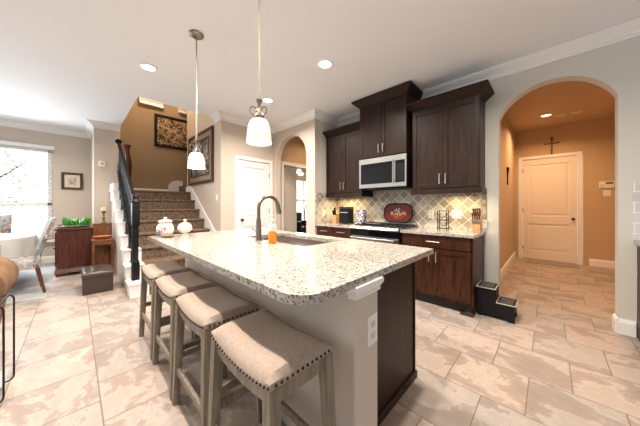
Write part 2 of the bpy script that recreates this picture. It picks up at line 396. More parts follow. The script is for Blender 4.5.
# small block between the arch jamb and hall wall
# pantry box: door wall, arched wall, end wall
pw = MB().box(XP-.12,YS,0, XP,2.16,ZC).box(XP-.12,2.86,0,XP,2.95,ZC).box(XP-.12,2.16,2.10,XP,2.86,ZC)
struct(pw.build('wall_pantry','wall'))
struct(MB().prism(arch_outline(XP-.12,-2.98,ZC,-4.14,-3.2,2.10,.49), 'y', 2.95, 3.07).build('wall_arch','wall'))
struct(MB().box(-3.10,3.07,0,-2.98,4.7,ZC).build('wall_alcove','cabwall'))
vw = MB().box(-4.42,3.07,0,-4.30,3.26,ZC).box(-4.42,4.08,0,-4.30,4.7,ZC).box(-4.42,3.26,2.13,-4.30,4.08,ZC).box(-4.42,4.6,0,-3.1,4.7,ZC)
struct(vw.build('wall_vestibule','hallwall'))
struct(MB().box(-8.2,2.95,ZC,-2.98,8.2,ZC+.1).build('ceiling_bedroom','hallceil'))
bw = MB().box(-8.2,2.95,0,-8.0,6.6,ZC).box(-8.2,7.9,0,-8.0,8.2,ZC).box(-8.2,6.6,0,-8.0,7.9,.55).box(-8.2,6.6,2.35,-8.0,7.9,ZC).box(-8.0,8.05,0,-3.0,8.2,ZC).box(-3.1,4.7,0,-3.0,8.05,ZC).box(-8.0,2.95,0,-4.42,3.07,ZC)
struct(bw.build('wall_bedroom','wall'))
wf = MB()
for y in (6.6,7.22,7.85): wf.box(-8.05,y,.55,-8.0,y+.05,2.35)
wf.box(-8.05,6.6,1.42,-8.0,7.9,1.47).box(-8.03,6.55,.49,-7.93,7.95,.55)
struct(wf.build('window_2','trim'))
# bedroom door casing
dc = MB().box(-4.30,3.19,0,-4.28,3.26,2.13).box(-4.30,4.08,0,-4.28,4.15,2.2).box(-4.30,3.19,2.13,-4.28,4.08,2.2)
struct(dc.build('trim_1','trim'))
# stairwell
struct(MB().box(-6.1,YS,0, XP-.12,YS+.12,5.0).build('wall_stair_side','wall'))
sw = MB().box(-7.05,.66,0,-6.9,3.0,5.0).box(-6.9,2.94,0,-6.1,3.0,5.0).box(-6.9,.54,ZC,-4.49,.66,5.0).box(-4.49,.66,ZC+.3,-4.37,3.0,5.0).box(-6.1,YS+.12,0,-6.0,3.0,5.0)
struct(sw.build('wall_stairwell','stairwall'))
struct(MB().box(-7.05,.54,5.0,-4.37,3.0,5.1).build('ceiling_stairwell','ceil'))
struct(MB().box(-7.6,.26,0,-6.45,.66,ZC).build('wall_pier','wall'))
# dining wall with window opening
dw = MB().box(XD-.15,-.34,0,XD,.66,ZC).box(XD-.15,-2.6,0,XD,-2.2,ZC).box(XD-.15,-2.2,0,XD,-.34,.50).box(XD-.15,-2.2,2.40,XD,-.34,ZC)
struct(dw.build('wall_dining','wall'))
wn = MB()
for y0,y1 in ((-2.2,-2.14),(-1.30,-1.24),(-.40,-.34)): wn.box(XD-.10,y0,.50,XD-.03,y1,2.40)
wn.box(XD-.10,-2.2,.50,XD-.03,-.34,.56).box(XD-.10,-2.2,2.34,XD-.03,-.34,2.40).box(XD-.10,-2.2,1.20,XD-.03,-.34,1.27)
wn.box(XD-.02,-2.26,.44,XD+.07,-.28,.49)
struct(wn.build('window_1','trim'))
# crown mouldings: profile (distance from wall, drop)
CP = [(0,0),(.105,0),(.105,-.016),(.092,-.016),(.088,-.026),(.074,-.038),(.060,-.046),(.052,-.056),(.034,-.064),(.026,-.078),(.026,-.088),(.014,-.088),(.014,-.112),(0,-.112)]
def crown_y(y, x0, x1, s=-1, e0=0, e1=0, z=ZC):
    """along x at wall plane y; s=-1: room on the -y side; e0,e1 mitre (+1 outward, -1 inward)"""
    mb = MB(); bm = mb.bm
    A = [bm.verts.new((x0 - e0*d, y+s*d, z+h)) for d,h in CP]; B = [bm.verts.new((x1 + e1*d, y+s*d, z+h)) for d,h in CP]
    fs = [bm.faces.new(A), bm.faces.new(B[::-1])]
    for i in range(len(CP)): fs.append(bm.faces.new((A[i],B[i],B[(i+1)%len(CP)],A[(i+1)%len(CP)])))
    bmesh.ops.recalc_face_normals(bm, faces=fs); return mb
def crown_x(x, y0, y1, s=1, e0=0, e1=0, z=ZC):
    mb = MB(); bm = mb.bm
    A = [bm.verts.new((x+s*d, y0-e0*d, z+h)) for d,h in CP]; B = [bm.verts.new((x+s*d, y1+e1*d, z+h)) for d,h in CP]
    fs = [bm.faces.new(A), bm.faces.new(B[::-1])]
    for i in range(len(CP)): fs.append(bm.faces.new((A[i],B[i],B[(i+1)%len(CP)],A[(i+1)%len(CP)])))
    bmesh.ops.recalc_face_normals(bm, faces=fs); return mb
struct(crown_y(YB,-2.98,1.3,-1,-1,0).build('trim_2','trim'))
struct(crown_x(-2.98,2.95,YB,1,1,-1).build('trim_3','trim'))
struct(crown_y(2.95,XP,-2.98,-1,-1,1).build('trim_4','trim'))
struct(crown_x(XP,YS,2.95,1,1,-1).build('trim_5','trim'))
struct(crown_y(YS,-4.49,XP,-1,0,1).build('trim_6','trim'))
struct(crown_x(-6.45,.26,.66,1,1,0).build('trim_7','trim'))
struct(crown_y(.26,XD,-6.45,-1,-1,1).build('trim_8','trim'))
struct(crown_x(XD,-2.6,.26,1,0,-1).build('trim_9','trim'))
def base_y(name,y,x0,x1,s=-1,h=.14):
    m_=MB().prism([(y,0),(y+s*.018,0),(y+s*.018,h-.03),(y+s*.008,h),(y,h)],'x',x0,x1); struct(m_.build(name,'trim'))
def base_x(name,x,y0,y1,s=1,h=.14,z=0):
    m_=MB().prism([(x,z),(x+s*.018,z),(x+s*.018,z+h-.03),(x+s*.008,z+h),(x,z+h)],'y',y0,y1); struct(m_.build(name,'trim'))
base_x('baseboard_dining',XD,-2.6,.26); base_y('baseboard_pier',.26,XD,-6.45); base_x('baseboard_pier_end',-6.45,.26,.45)
base_y('baseboard_kitchen',YB,.468,.570); base_x('baseboard_arch_jamb',.4675,YB-.018,YB+.14,-1)
base_y('baseboard_hall_back',7.2,.58,1.8); base_x('baseboard_hall_left',-.58,YB+.14,7.2)
base_y('baseboard_alcove',2.95,-3.2,-2.98); base_x('baseboard_stairwell',-6.9,.66,1.62,1,.11,1.504)
# two pale ledges high on the stairwell wall
for y0,y1 in ((1.04,1.52),(1.86,2.30)):
    lg = MB().box(-6.9,y0,3.60,-6.80,y1,3.63).box(-6.9,y0,3.70,-6.80,y1,3.74)
    y = y0
    while y < y1-.02: lg.box(-6.9,y,3.63,-6.82,y+.022,3.70); y += .045
    lg.box(-6.9,y0,3.63,-6.84,y1,3.70)
    struct(lg.build('trim_1%d'%(0 if y0<1.5 else 1),'trim'))

# ------------------------------------------------------------ doors
def panel_door(name, face, lo, hi, z1, mat, casing, knob_at, kind='x', s=1):
    """door filling lo..hi along the wall; face = wall plane; s = room side"""
    def B(mb,a0,a1,b0,b1,z0_,z1_):  # a across wall direction, b depth
        if kind=='x': mb.box(min(b0,b1),a0,z0_,max(b0,b1),a1,z1_)
        else: mb.box(a0,min(b0,b1),z0_,a1,max(b0,b1),z1_)
    w_ = hi-lo; mb = MB(); st=.11
    B(mb,lo,hi,face-s*.045,face-s*.018,.012,z1)
    f0,f1 = face-s*.02, face-s*.004
    B(mb,lo,lo+st,f0,f1,.012,z1); B(mb,hi-st,hi,f0,f1,.012,z1)
    for a,b in ((.012,.20),(.80,.98),(z1-.13,z1)): B(mb,lo+st,hi-st,f0,f1,a,b)
    for a,b in ((.20,.80),(.98,z1-.13)): B(mb,lo+st+.045,hi-st-.045,f0,face-s*.008,a+.045,b-.045)
    d = mb.build(name, mat, bev=.004); struct(d)
    k = MB(); 
    if kind=='x': c0=(face+s*.03,knob_at,.93); 
    else: c0=(knob_at,face+s*.03,.93)
    k.sphere(*c0,.028)
    p0 = list(c0); p0[0 if kind=='x' else 1] -= s*.035
    k.tube([p0,c0],.011)
    p1 = list(p0); p1[0 if kind=='x' else 1] += s*.006; k.tube([p0,p1],.028,16)
    k.build('door_handle','bronze',d,smooth=True)
    h = MB(); hx = hi-.004 if abs(knob_at-lo)<abs(knob_at-hi) else lo+.004
    for z in (.25,1.1,z1-.25):
        B(h,hx-.008,hx+.008,face-s*.004,face+s*.004,z-.045,z+.045)
    h.build('hinge','nickel',d)
    cs = MB(); cw=.07
    B(cs,lo-cw,lo-.004,face,face+s*.018,0,z1+cw); B(cs,hi+.004,hi+cw,face,face+s*.018,0,z1+cw); B(cs,lo-.004,hi+.004,face,face+s*.018,z1+.004,z1+cw)
    B(cs,lo-.0,lo+.004,face-s*.05,face,0,z1+.004); B(cs,hi-.004,hi,face-s*.05,face,0,z1+.004)
    cs.build('door_casing', casing, d, bev=.004)
panel_door('door_1', XP, 2.165, 2.855, 2.09, 'door','trim', 2.235,'x',1)
panel_door('door_2', 7.2, -.44, .42, 2.25, 'halldoor','trim', .36,'y',-1)
struct(MB().box(-.52,7.2,0,-.51,7.21,2.26).build('trim_12','trim'))
# open bedroom door, leaf folded back into the bedroom
bd = MB().box(-4.46,3.275,.01,-4.425,3.31,.02)
bd = MB(); L_=.78
bd.box(0,-.018,.012,L_,.018,2.1)
for a,b in ((.2,.8),(.98,1.97)):
    for s_ in (-1,1):
        bd.box(.11,s_*.018-.001,a,L_-.11,s_*.018+.001,a+.012).box(.11,s_*.018-.001,b-.012,L_-.11,s_*.018+.001,b).box(.15,s_*.018-.003,a+.045,L_-.15,s_*.018+.003,b-.045)
bd.bm.transform(Matrix.Translation((-4.45,3.29,0)) @ Matrix.Rotation(math.radians(112.3),4,'Z'))
struct(bd.build('door_3','door'))

# ------------------------------------------------------------ island
isl = thing('kitchen_island','long kitchen island with greige knee wall and dark wood end panel under granite top','kitchen island',(-1.6,1.2,0))
MB().box(-2.74,.80,0,-.57,.98,.87).build('knee_wall','wall',isl,bev=.012)
MB().frustum((-.60,.792,-.566,.984),(-.615,.778,-.548,.992),.826,.854).box(-.615,.778,.854,-.548,.992,.872).box(-.60,.79,.816,-.562,.986,.826).build('post_cap','trim',isl)
MB().box(-2.70,.98,.0,-.68,1.655,.87).build('cabinet_body','cab',isl)
MB().box(-.70,.98,0,-.665,1.675,.045).box(-.68,1.64,.05,-.672,1.66,.87).build('end_base_moulding','cab',isl,bev=.008)
ipl = MB()
xx=-2.68
for i in range(4):
    x0,x1 = xx+i*.5, xx+i*.5+.49
    ipl.box(x0,1.655,.11,x1,1.675,.84)
ipl.build('cabinet_front','cab',isl,bev=.003)
ol = MB().box(-.57,.885,.585,-.564,.962,.715).build('outlet_plate','white',isl,bev=.002)
ol['label'] = 'white double outlet plate on the island post'
for z in (.625,.675):
    oo = MB().prism([(.9235+a,z+b) for a,b in rrect(-.017,-.014,.017,.014,.006)],'x',-.5645,-.5625)
    oo.build('socket','offwhite',ol)
br_ = MB().tube([(-2.66,.79,.86),(-2.66,.74,.83),(-2.66,.735,.78),(-2.66,.76,.76),(-2.66,.795,.755)],.010)
br_.build('support_bracket','offwhite',isl,smooth=True)
# countertop with sink hole and rounded near corner
X0,X1,Y0,Y1 = -2.80,-.555,.49,1.725
SX0,SX1,SY0,SY1 = -2.10,-1.28,1.155,1.58
ct = MB(); za,zb=.872,.905
r=.11
right = [(SX1,Y0)] + [(X1-r+r*math.cos(a),Y0+r+r*math.sin(a)) for a in [(-PI/2)+PI/2*i/10 for i in range(11)]] + [(X1-.02,Y1),(SX1,Y1)]
ct.prism(right,'z',za,zb)
ct.prism([(X0,Y0),(SX0,Y0),(SX0,Y1),(X0,Y1)],'z',za,zb)
ct.prism([(SX0,Y0),(SX1,Y0),(SX1,SY0),(SX0,SY0)],'z',za,zb)
ct.prism([(SX0,SY1),(SX1,SY1),(SX1,Y1),(SX0,Y1)],'z',za,zb)
bmesh.ops.remove_doubles(ct.bm, verts=ct.bm.verts[:], dist=1e-5)
ct.build('island_countertop','granite',isl)['label']='speckled cream granite countertop'
sk = MB(); t=.012
sk.box(SX0-t,SY0-t,.70,SX1+t,SY1+t,.712)
sk.box(SX0-t,SY0-t,.70,SX0,SY1+t,.868).box(SX1,SY0-t,.70,SX1+t,SY1+t,.868).box(SX0,SY0-t,.70,SX1,SY0,.868).box(SX0,SY1,.70,SX1,SY1+t,.868)
si = sk.build('sink_basin','sinksteel',isl)
# hole in cabinet body is hidden; basin lies inside it
fx,fy = -1.80,1.10
fa = thing('kitchen_faucet','tall brushed nickel gooseneck faucet beside the island sink','faucet',(fx,fy,.905))
MB().lathe([(.030,0),(.030,.008),(.024,.018),(.025,.06),(.023,.16),(.0165,.20)],fx,fy,.905).build('faucet_base','nickel',fa,smooth=True)
pth=[(fx,fy,1.09),(fx,fy,1.18)]+[(fx,fy+.105-.105*math.cos(a),1.18+.105*math.sin(a)) for a in [PI*i/14 for i in range(1,12)]]
yl=pth[-1]
MB().tube(pth,.0155,12).build('gooseneck','nickel',fa,smooth=True)
MB().tube([yl,(fx,yl[1]+.012,yl[2]-.04),(fx,yl[1]+.032,yl[2]-.115)],[.0165,.019,.024],12).build('spray_head','nickel',fa,smooth=True)
MB().tube([(fx,fy,.965),(fx-.045,fy+.0,.985)],.011,10).tube([(fx-.045,fy,.985),(fx-.075,fy-.02,1.005)],.006,8).build('lever','nickel',fa,smooth=True)
sx,sy=-1.585,1.095
sb = thing('soap_bottle','clear pump bottle half full of orange soap beside the faucet','soap bottle',(sx,sy,.905))
MB().lathe([(.030,0),(.033,.004),(.033,.095)],sx,sy,.905,20).build('soap','amber',sb,smooth=True)
MB().lathe([(.0335,.0955),(.0335,.125),(.026,.15),(.013,.16),(.013,.168)],sx,sy,.905,20).build('bottle','clear',sb,smooth=True)
MB().lathe([(.015,.168),(.015,.182),(.006,.186),(.006,.208),(.012,.212),(.012,.222),(0,.224)],sx,sy,.905,14).tube([(sx,sy,1.123),(sx-.02,sy-.03,1.120)],.006).build('pump','white',sb,smooth=True)
# jars on the far corner
jx,jy=-2.70,.615
j1 = thing('ceramic_jar','round painted ceramic jar with red and blue flowers on island corner','jar',(jx,jy,.905))
MB().lathe([(.035,0),(.045,.004),(.066,.03),(.074,.065),(.068,.10),(.050,.125),(.047,.135),(.060,.142)],jx,jy,.905,28).build('jar_body','ceramic',j1,smooth=True)
MB().lathe([(.060,.142),(.056,.150),(.030,.160),(.012,.166),(.012,.172),(.016,.178),(.010,.186),(0,.188)],jx,jy,.905,24).build('lid','pinkglass',j1,smooth=True)
jx,jy=-2.60,.76
j2 = thing('candy_jar','small pale pink lidded candy jar on a foot, beside the painted jar','jar',(jx,jy,.905))
MB().lathe([(.036,0),(.034,.006),(.012,.016),(.012,.022),(.040,.036),(.064,.062),(.066,.080),(.056,.100)],jx,jy,.905,28).build('jar_body','pinkglass',j2,smooth=True)
MB().lathe([(.058,.100),(.050,.114),(.026,.130),(.010,.136),(.009,.144),(.015,.152),(.010,.162),(0,.164)],jx,jy,.905,24).build('lid','pinkglass',j2,smooth=True)
tag(MB().lathe([(.022,0),(.05,.006),(.075,.016),(.078,.022),(.072,.020),(.045,.010),(0,.008)],-2.58,.61,.905,28,.7,.7).build('glass_dish','pewter',smooth=True),'small low dish between the two jars on the island','dish')

# ------------------------------------------------------------ bar stools
def make_stool(loc,label):
    st = thing('bar_stool',label,'stool',loc,'counter stools along the island')
    ox,oy = loc[0],loc[1]; W,D=.46,.30
    base = lambda x: .597+.028*(2*x/W)**2
    mb = MB(); bm=mb.bm; nx,ny=20,12; g=[]
    for i in range(nx+1):
        row=[]
        for j in range(ny+1):
            u=-1+2*i/nx; v=-1+2*j/ny
            uu = math.copysign(abs(u)**.8,u); vv=math.copysign(abs(v)**.8,v)
            x=uu*W/2; y=vv*D/2
            e = (1-abs(uu)**7)*(1-abs(vv)**5)
            row.append(bm.verts.new((ox+x,oy+y,base(x)+.012+.040*max(e,0)**.45)))
        g.append(row)
    for i in range(nx):
        for j in range(ny): bm.faces.new((g[i][j],g[i+1][j],g[i+1][j+1],g[i][j+1]))
    loop=[g[i][0] for i in range(nx+1)]+[g[nx][j] for j in range(1,ny+1)]+[g[i][ny] for i in range(nx-1,-1,-1)]+[g[0][j] for j in range(ny-1,0,-1)]
    low=[bm.verts.new((v.co.x,v.co.y,base(v.co.x-ox)-.012)) for v in loop]
    n=len(loop)
    for i in range(n): bm.faces.new((loop[i],loop[(i+1)%n],low[(i+1)%n],low[i]))
    bm.faces.new(low); bmesh.ops.recalc_face_normals(bm,faces=bm.faces[:])
    seat = mb.build('seat','linen',st,smooth=True)
    nm = MB()
    def nail(x,y,dx,dy):
        nm.sphere(ox+x+dx,oy+y+dy,base(x)-.001,.0065,sub=1)
    k=21
    for i in range(k):
        x=-W/2+.008+(W-.016)*i/(k-1)
        for s_ in (-1,1): nail(x,s_*D/2,0,s_*.001)
    k=14
    for i in range(1,k-1):
        y=-D/2+D*i/(k-1)
        for s_ in (-1,1): nail(s_*W/2,y,s_*.001,0)
    nm.build('nailhead_trim','nail',seat,smooth=True)
    ap = MB(); n=14
    for s_ in (-1,1):
        xs=[-W/2+.01+(W-.02)*i/n for i in range(n+1)]
        pts=[(ox+x,base(x)-.012) for x in xs]+[(ox+x,base(x)-.062) for x in xs[::-1]]
        y=oy+s_*(D/2-.02); ap.prism(pts,'y',y-.011,y+.011)
        x=ox+s_*(W/2-.022); ap.box(x-.011,oy-D/2+.02,base(W/2)-.075,x+.011,oy+D/2-.02,base(W/2)-.012)
    ap.build('apron','stoolwood',st,bev=.002)
    for sx_ in (-1,1):
        for sy_ in (-1,1):
            MB().beam((ox+sx_*(W/2+.008),oy+sy_*(D/2-.002),0),(ox+sx_*(W/2-.022),oy+sy_*(D/2-.022),base(W/2)-.014),.036,.046,.036,.046).build('leg','stoolwood',st,bev=.003)
    for s_ in (-1,1):
        MB().box(ox-W/2+.0,oy+s_*(D/2-.008)-.009,.19,ox+W/2-.0,oy+s_*(D/2-.008)+.009,.225).build('stretcher','stoolwood',st,bev=.002)
        MB().box(ox+s_*(W/2-.004)-.009,oy-D/2+.01,.27,ox+s_*(W/2-.004)+.009,oy+D/2-.01,.305).build('stretcher','stoolwood',st,bev=.002)
    return st
stool = make_stool((-.86,.575,0),'linen saddle bar stool nearest the camera, by the island outlet post')
copy_tree(stool,(-1.40,.575,0),'linen saddle bar stool second from the camera along the island')
copy_tree(stool,(-1.925,.575,0),'linen saddle bar stool third from the camera along the island')
copy_tree(stool,(-2.465,.575,0),'linen saddle bar stool farthest from camera, next to the staircase foot')

# ------------------------------------------------------------ cabinets
def shaker(mb, x0,x1,z0,z1,y, fw=.055):
    """door facing -y with its face at y"""
    mb.box(x0,y,z0,x0+fw,y+.02,z1).box(x1-fw,y,z0,x1,y+.02,z1).box(x0+fw,y,z0,x1-fw,y+.02,z0+fw).box(x0+fw,y,z1-fw,x1-fw,y+.02,z1)
    mb.box(x0+fw-.004,y+.009,z0+fw-.004,x1-fw+.004,y+.02,z1-fw+.004)
def vpull(x,z0,z1,y,parent):
    MB().tube([(x,y-.03,z0),(x,y-.03,z1)],.0055,8).tube([(x,y-.03,z0+.015),(x,y,z0+.015)],.004,6).tube([(x,y-.03,z1-.015),(x,y,z1-.015)],.004,6).build('handle','pull',parent,smooth=True)
def hpull(x0,x1,z,y,parent):
    MB().tube([(x0,y-.03,z),(x1,y-.03,z)],.0055,8).tube([(x0+.015,y-.03,z),(x0+.015,y,z)],.004,6).tube([(x1-.015,y-.03,z),(x1-.015,y,z)],.004,6).build('handle','pull',parent,smooth=True)
def wall_cab(label,x0,x1,yf,z0,z1,zt,rail=True,fl=.09, doorz=None, lside=True):
    cb = thing('wall_cabinet',label,'cabinet',((x0+x1)/2,YB,z0))
    MB().box(x0,yf+.022,z0,x1,YB-.002,z1).build('cabinet_body','cab',cb)
    MB().frustum((x0,yf+.01,x1,YB-.002),(x0-fl*(1 if lside else 0),yf-fl,x1+fl,YB-.002),z1,zt-.02).box(x0-fl*(1 if lside else 0),yf-fl-.005,zt-.02,x1+fl+.005,YB-.002,zt).box(x0,yf+.004,z1-.02,x1+.004,YB-.002,z1).build('crown','cab',cb)
    d0,d1 = doorz or (z0+.055,z1-.02); xm=(x0+x1)/2
    for a,b,hx in ((x0+.004,xm-.0015,xm-.035),(xm+.0015,x1-.004,xm+.035)):
        mb=MB(); shaker(mb,a,b,d0,d1,yf); d=mb.build('door','cab',cb,bev=.002)
        vpull(hx,d0+.05,d0+.18,yf,d)
    if rail: MB().box(x0-(.015 if lside else 0),yf-.018,z0-.02,x1+.018,yf+.022,z0+.045).box(x1-.0,yf+.022,z0-.02,x1+.018,YB-.002,z0+.045).build('light_rail','cab',cb,bev=.003)
    return cb
wall_cab('tall two-door dark wall cabinet over the counter beside the wide arch',-1.36,-.575,3.24,1.375,2.49,2.59)
wall_cab('short raised dark wall cabinet above the microwave',-2.17,-1.40,3.15,1.93,2.745,2.845,rail=False,doorz=(1.94,2.72))
wall_cab('dark two-door wall cabinet in the left corner beyond the microwave',-2.975,-2.19,3.24,1.375,2.45,2.55,lside=False)
# microwave
mw = thing('microwave','stainless over-range microwave with black glass door','microwave',(-1.8,YB,1.47))
MB().box(-2.17,3.17,1.475,-1.405,YB-.002,1.925).build('microwave_body','black',mw)
MB().box(-2.175,3.145,1.475,-1.40,3.17,1.925).build('front_panel','steel',mw,bev=.004)
MB().box(-2.14,3.140,1.535,-1.60,3.148,1.845).build('door_glass','blackglass',mw,bev=.002)
MB().box(-1.555,3.140,1.535,-1.425,3.148,1.845).build('control_panel','blackglass',mw,bev=.002)
kp=MB()
kp.box(-1.54,3.1390,1.555,-1.437,3.1398,1.80)
for i in range(3):
    for j in range(4): kp.box(-1.535+i*.035,3.1385,1.56+j*.035,-1.512+i*.035,3.1402,1.578+j*.035)
kp.box(-1.535,3.1385,1.76,-1.445,3.1402,1.80)
kp.build('keypad','black',mw)
MB().tube([(-1.578,3.105,1.53),(-1.578,3.105,1.86)],.011,12).tube([(-1.578,3.105,1.56),(-1.578,3.146,1.56)],.008).tube([(-1.578,3.105,1.83),(-1.578,3.146,1.83)],.008).build('door_handle','steel',mw,smooth=True)
MB().box(-2.16,3.20,1.455,-1.41,3.50,1.475).build('vent_grille','black',mw)
# base cabinets
ZT=.89
def base_cab(label,x0,x1,endpanel,drawers,doors):
    cb = thing('base_cabinet',label,'cabinet',((x0+x1)/2,YB,0))
    MB().box(x0,3.0,.10,x1,YB-.002,ZT-.04).build('cabinet_body','cabw',cb)
    MB().box(x0,3.05,0,x1,YB-.002,.10).build('toe_kick','cabin',cb)
    for a,b in drawers:
        d=MB().box(a,2.98,.70,b,3.0,.845).build('drawer','cabw',cb,bev=.004); m_=(a+b)/2; hpull(m_-.075,m_+.075,.775,2.98,d)
    for a,b,hx in doors:
        mb=MB(); shaker(mb,a,b,.135,.685,2.98); d=mb.build('door','cabw',cb,bev=.002); vpull(hx,.53,.66,2.98,d)
    if endpanel:
        MB().box(x1-.06,2.985,0,x1+.01,3.05,.10).frustum((x1-.12,2.965,x1+.014,3.06),(x1-.06,2.985,x1+.012,3.05),0,.04).build('foot','cab',cb)
        MB().box(x1,2.985,0,x1+.012,YB-.002,ZT-.04).build('end_panel','cabw',cb)
    return cb
base_cab('dark base cabinet with one wide drawer and two doors, right of the range',-1.40,-.60,True,[(-1.385,-.61)],[(-1.385,-1.002,-1.04),(-.998,-.61,-.960)])
base_cab('dark base cabinet in the corner, left of the range',-2.975,-2.20,False,[(-2.94,-2.60),(-2.59,-2.22)],[(-2.94,-2.585,-2.62),(-2.575,-2.22,-2.54)])
tag(MB().box(-1.405,2.955,ZT-.038,-.57,YB-.003,ZT).build('granite_worktop','granite',bev=.003),'granite worktop on the base cabinet beside the wide arch','countertop')
tag(MB().box(-2.977,2.955,ZT-.038,-2.20,YB-.003,ZT).build('granite_worktop','granite',bev=.003),'granite worktop in the corner holding the black box','countertop')
# backsplash
struct(MB().box(-2.977,YB-.012,ZT+.001,-.62,YB-.001,1.374).box(-2.18,YB-.012,1.374,-1.40,YB-.001,1.45).build('wall_backsplash','bsx'))
struct(MB().box(-2.979,2.99,ZT+.001,-2.969,YB-.013,1.40).build('wall_backsplash_side','bsy'))
struct(MB().box(-2.979,2.955,ZT+.001,-2.967,2.99,1.44).box(-2.979,2.99,1.40,-2.967,3.24,1.44).build('trim_13','border'))
struct(MB().box(-.62,YB-.013,ZT+.001,-.565,YB-.001,1.374).build('trim_14','border'))
# right-hand cabinet at the picture edge
bc = thing('base_cabinet','dark base cabinet at the right picture edge, beyond the wide arch','cabinet',(1.2,YB,0))
MB().box(.578,3.0,.10,1.8,YB-.002,.85).build('cabinet_body','cab',bc)
MB().box(.578,3.05,0,1.8,YB-.002,.10).build('toe_kick','cabin',bc)
MB().box(.572,3.02,.60,.578,3.54,.82).box(.572,3.02,.13,.578,3.54,.57).build('side_panel','cab',bc,bev=.003)
tag(MB().box(.558,2.955,.852,1.82,YB-.003,.89).build('granite_worktop','granite',bev=.003),'granite worktop at the right picture edge','countertop')
def stack_mat():
    m, nt, b = newmat('pale_stacked_stone'); L = nt.links.new
    tc = nt.nodes.new('ShaderNodeTexCoord'); sp = nt.nodes.new('ShaderNodeSeparateXYZ'); cb = nt.nodes.new('ShaderNodeCombineXYZ')
    L(tc.outputs['Object'], sp.inputs[0]); L(sp.outputs['X'], cb.inputs[0]); L(sp.outputs['Z'], cb.inputs[1])
    br = nt.nodes.new('ShaderNodeTexBrick'); br.offset=.5
    br.inputs['Scale'].default_value=1; br.inputs['Brick Width'].default_value=.16; br.inputs['Row Height'].default_value=.095; br.inputs['Mortar Size'].default_value=.004
    br.inputs['Color1'].default_value=(.50,.50,.48,1); br.inputs['Color2'].default_value=(.66,.65,.62,1); br.inputs['Mortar'].default_value=(.82,.82,.80,1)
    L(cb.outputs[0], br.inputs['Vector']); L(br.outputs['Color'], b.inputs['Base Color']); b.inputs['Roughness'].default_value=.5
    return m
M['stack']=stack_mat()
struct(MB().box(.552,YB-.012,.891,1.8,YB-.001,1.42).build('wall_backsplash_right','stack'))

# range
rg = thing('gas_range','stainless slide-in range with black cooktop, below the microwave','stove',(-1.8,3.2,0))
rx0,rx1=-2.195,-1.41
MB().box(rx0,2.98,.02,rx1,YB-.015,.88).build('range_body','black',rg)
MB().box(rx0,2.95,.88,rx1,YB-.015,.905).build('cooktop','blackglass',rg,bev=.004)
MB().prism([(2.98,.855),(2.925,.855),(2.905,.87),(2.93,.905),(3.02,.913),(3.02,.88)],'x',rx0,rx1).build('control_panel','steel',rg,bev=.004)
MB().box(rx0+.01,2.955,.23,rx1-.01,2.98,.76).build('oven_door','steel',rg,bev=.004)
MB().box(rx0+.004,2.945,.765,rx1-.004,2.98,.853).build('display_band','blackglass',rg)
MB().box(rx0+.09,2.950,.34,rx1-.09,2.957,.64).build('oven_window','blackglass',rg)
MB().tube([(rx0+.04,2.90,.735),(rx1-.04,2.90,.735)],.015,12).tube([(rx0+.06,2.90,.735),(rx0+.06,2.956,.735)],.012).tube([(rx1-.06,2.90,.735),(rx1-.06,2.956,.735)],.012).build('oven_handle','steel',rg,smooth=True)
MB().box(rx0+.01,2.955,.05,rx1-.01,2.98,.21).build('warming_drawer','steel',rg,bev=.004)
for i,(x) in enumerate((-2.10,-2.02,-1.60,-1.54,-1.48)):
    MB().tube([(x,2.965,.905),(x,2.955,.938)],[.022,.019],14).build('knob','nickel',rg,smooth=True)
gr=MB()
for cx in (-2.07,-1.80,-1.53):
    for k in range(4): gr.box(cx-.115,3.07+k*.12,.915,cx+.115,3.08+k*.12,.928)
    for k in range(3): gr.box(cx-.115+k*.11,3.05,.905,cx-.105+k*.11,3.46,.928)
gr.build('burner_grate','iron',rg)
MB().box(rx0,3.48,.905,rx1,YB-.015,.945).build('back_ledge','steel',rg,bev=.004)
sp_=MB().prism([(x*1.0-1.93,y+3.16) for x,y in rrect(-.13,-.035,.13,.035,.034)],'z',.929,.937)
tag(sp_.build('spoon_rest','steel',bev=.003),'long shallow silver spoon rest on the range grates','spoon rest')

# ------------------------------------------------------------ things on the counters
def rotx(mb,ang,c): mb.bm.transform(Matrix.Translation(c) @ Matrix.Rotation(ang,4,'X') @ Matrix.Translation([-v for v in c])); return mb
def tray_part(pts,y0,y1): 
    mb=MB().prism(pts,'y',y0,y1); return rotx(mb,-.14,(0,3.46,.946))
tr = thing('serving_tray','red serving tray with black rim and gold flowers leaning on tiles behind range','tray',(-1.68,3.46,.946))
tray_part(rrect(-1.925,.946,-1.455,1.245,.12,8),3.462,3.472).build('tray_base','black',tr)
rim=[(x,3.458,z) for x,z in rrect(-1.915,.956,-1.465,1.235,.115,8)]
rotx(MB().tube(rim,.012,8,True),-.14,(0,3.46,.946)).build('rim','black',tr,smooth=True)
tray_part(rrect(-1.905,.968,-1.475,1.224,.105,8),3.457,3.463).build('red_panel','redtray',tr)
fl=MB(); fl2=MB(); random.seed(3)
for i in range(46):
    a=random.random()*2*PI; q=random.random()**.7
    x=-1.68+q*.135*math.cos(a); z=1.095+q*.065*math.sin(a)
    (fl if i%3 else fl2).sphere(x,3.4555,z,.006+.010*random.random(),1,.2,.8,1)
for k in range(5): fl.tube([(-1.72+k*.02,3.4555,1.0),(-1.76+k*.04,3.4555,1.06)],.002,5)
for k,mb_,mt in ((0,fl,'gold'),(1,fl2,'offwhite')):
    rotx(mb_,-.14,(0,3.46,.946)).build('painted_flowers',mt,tr,smooth=True)
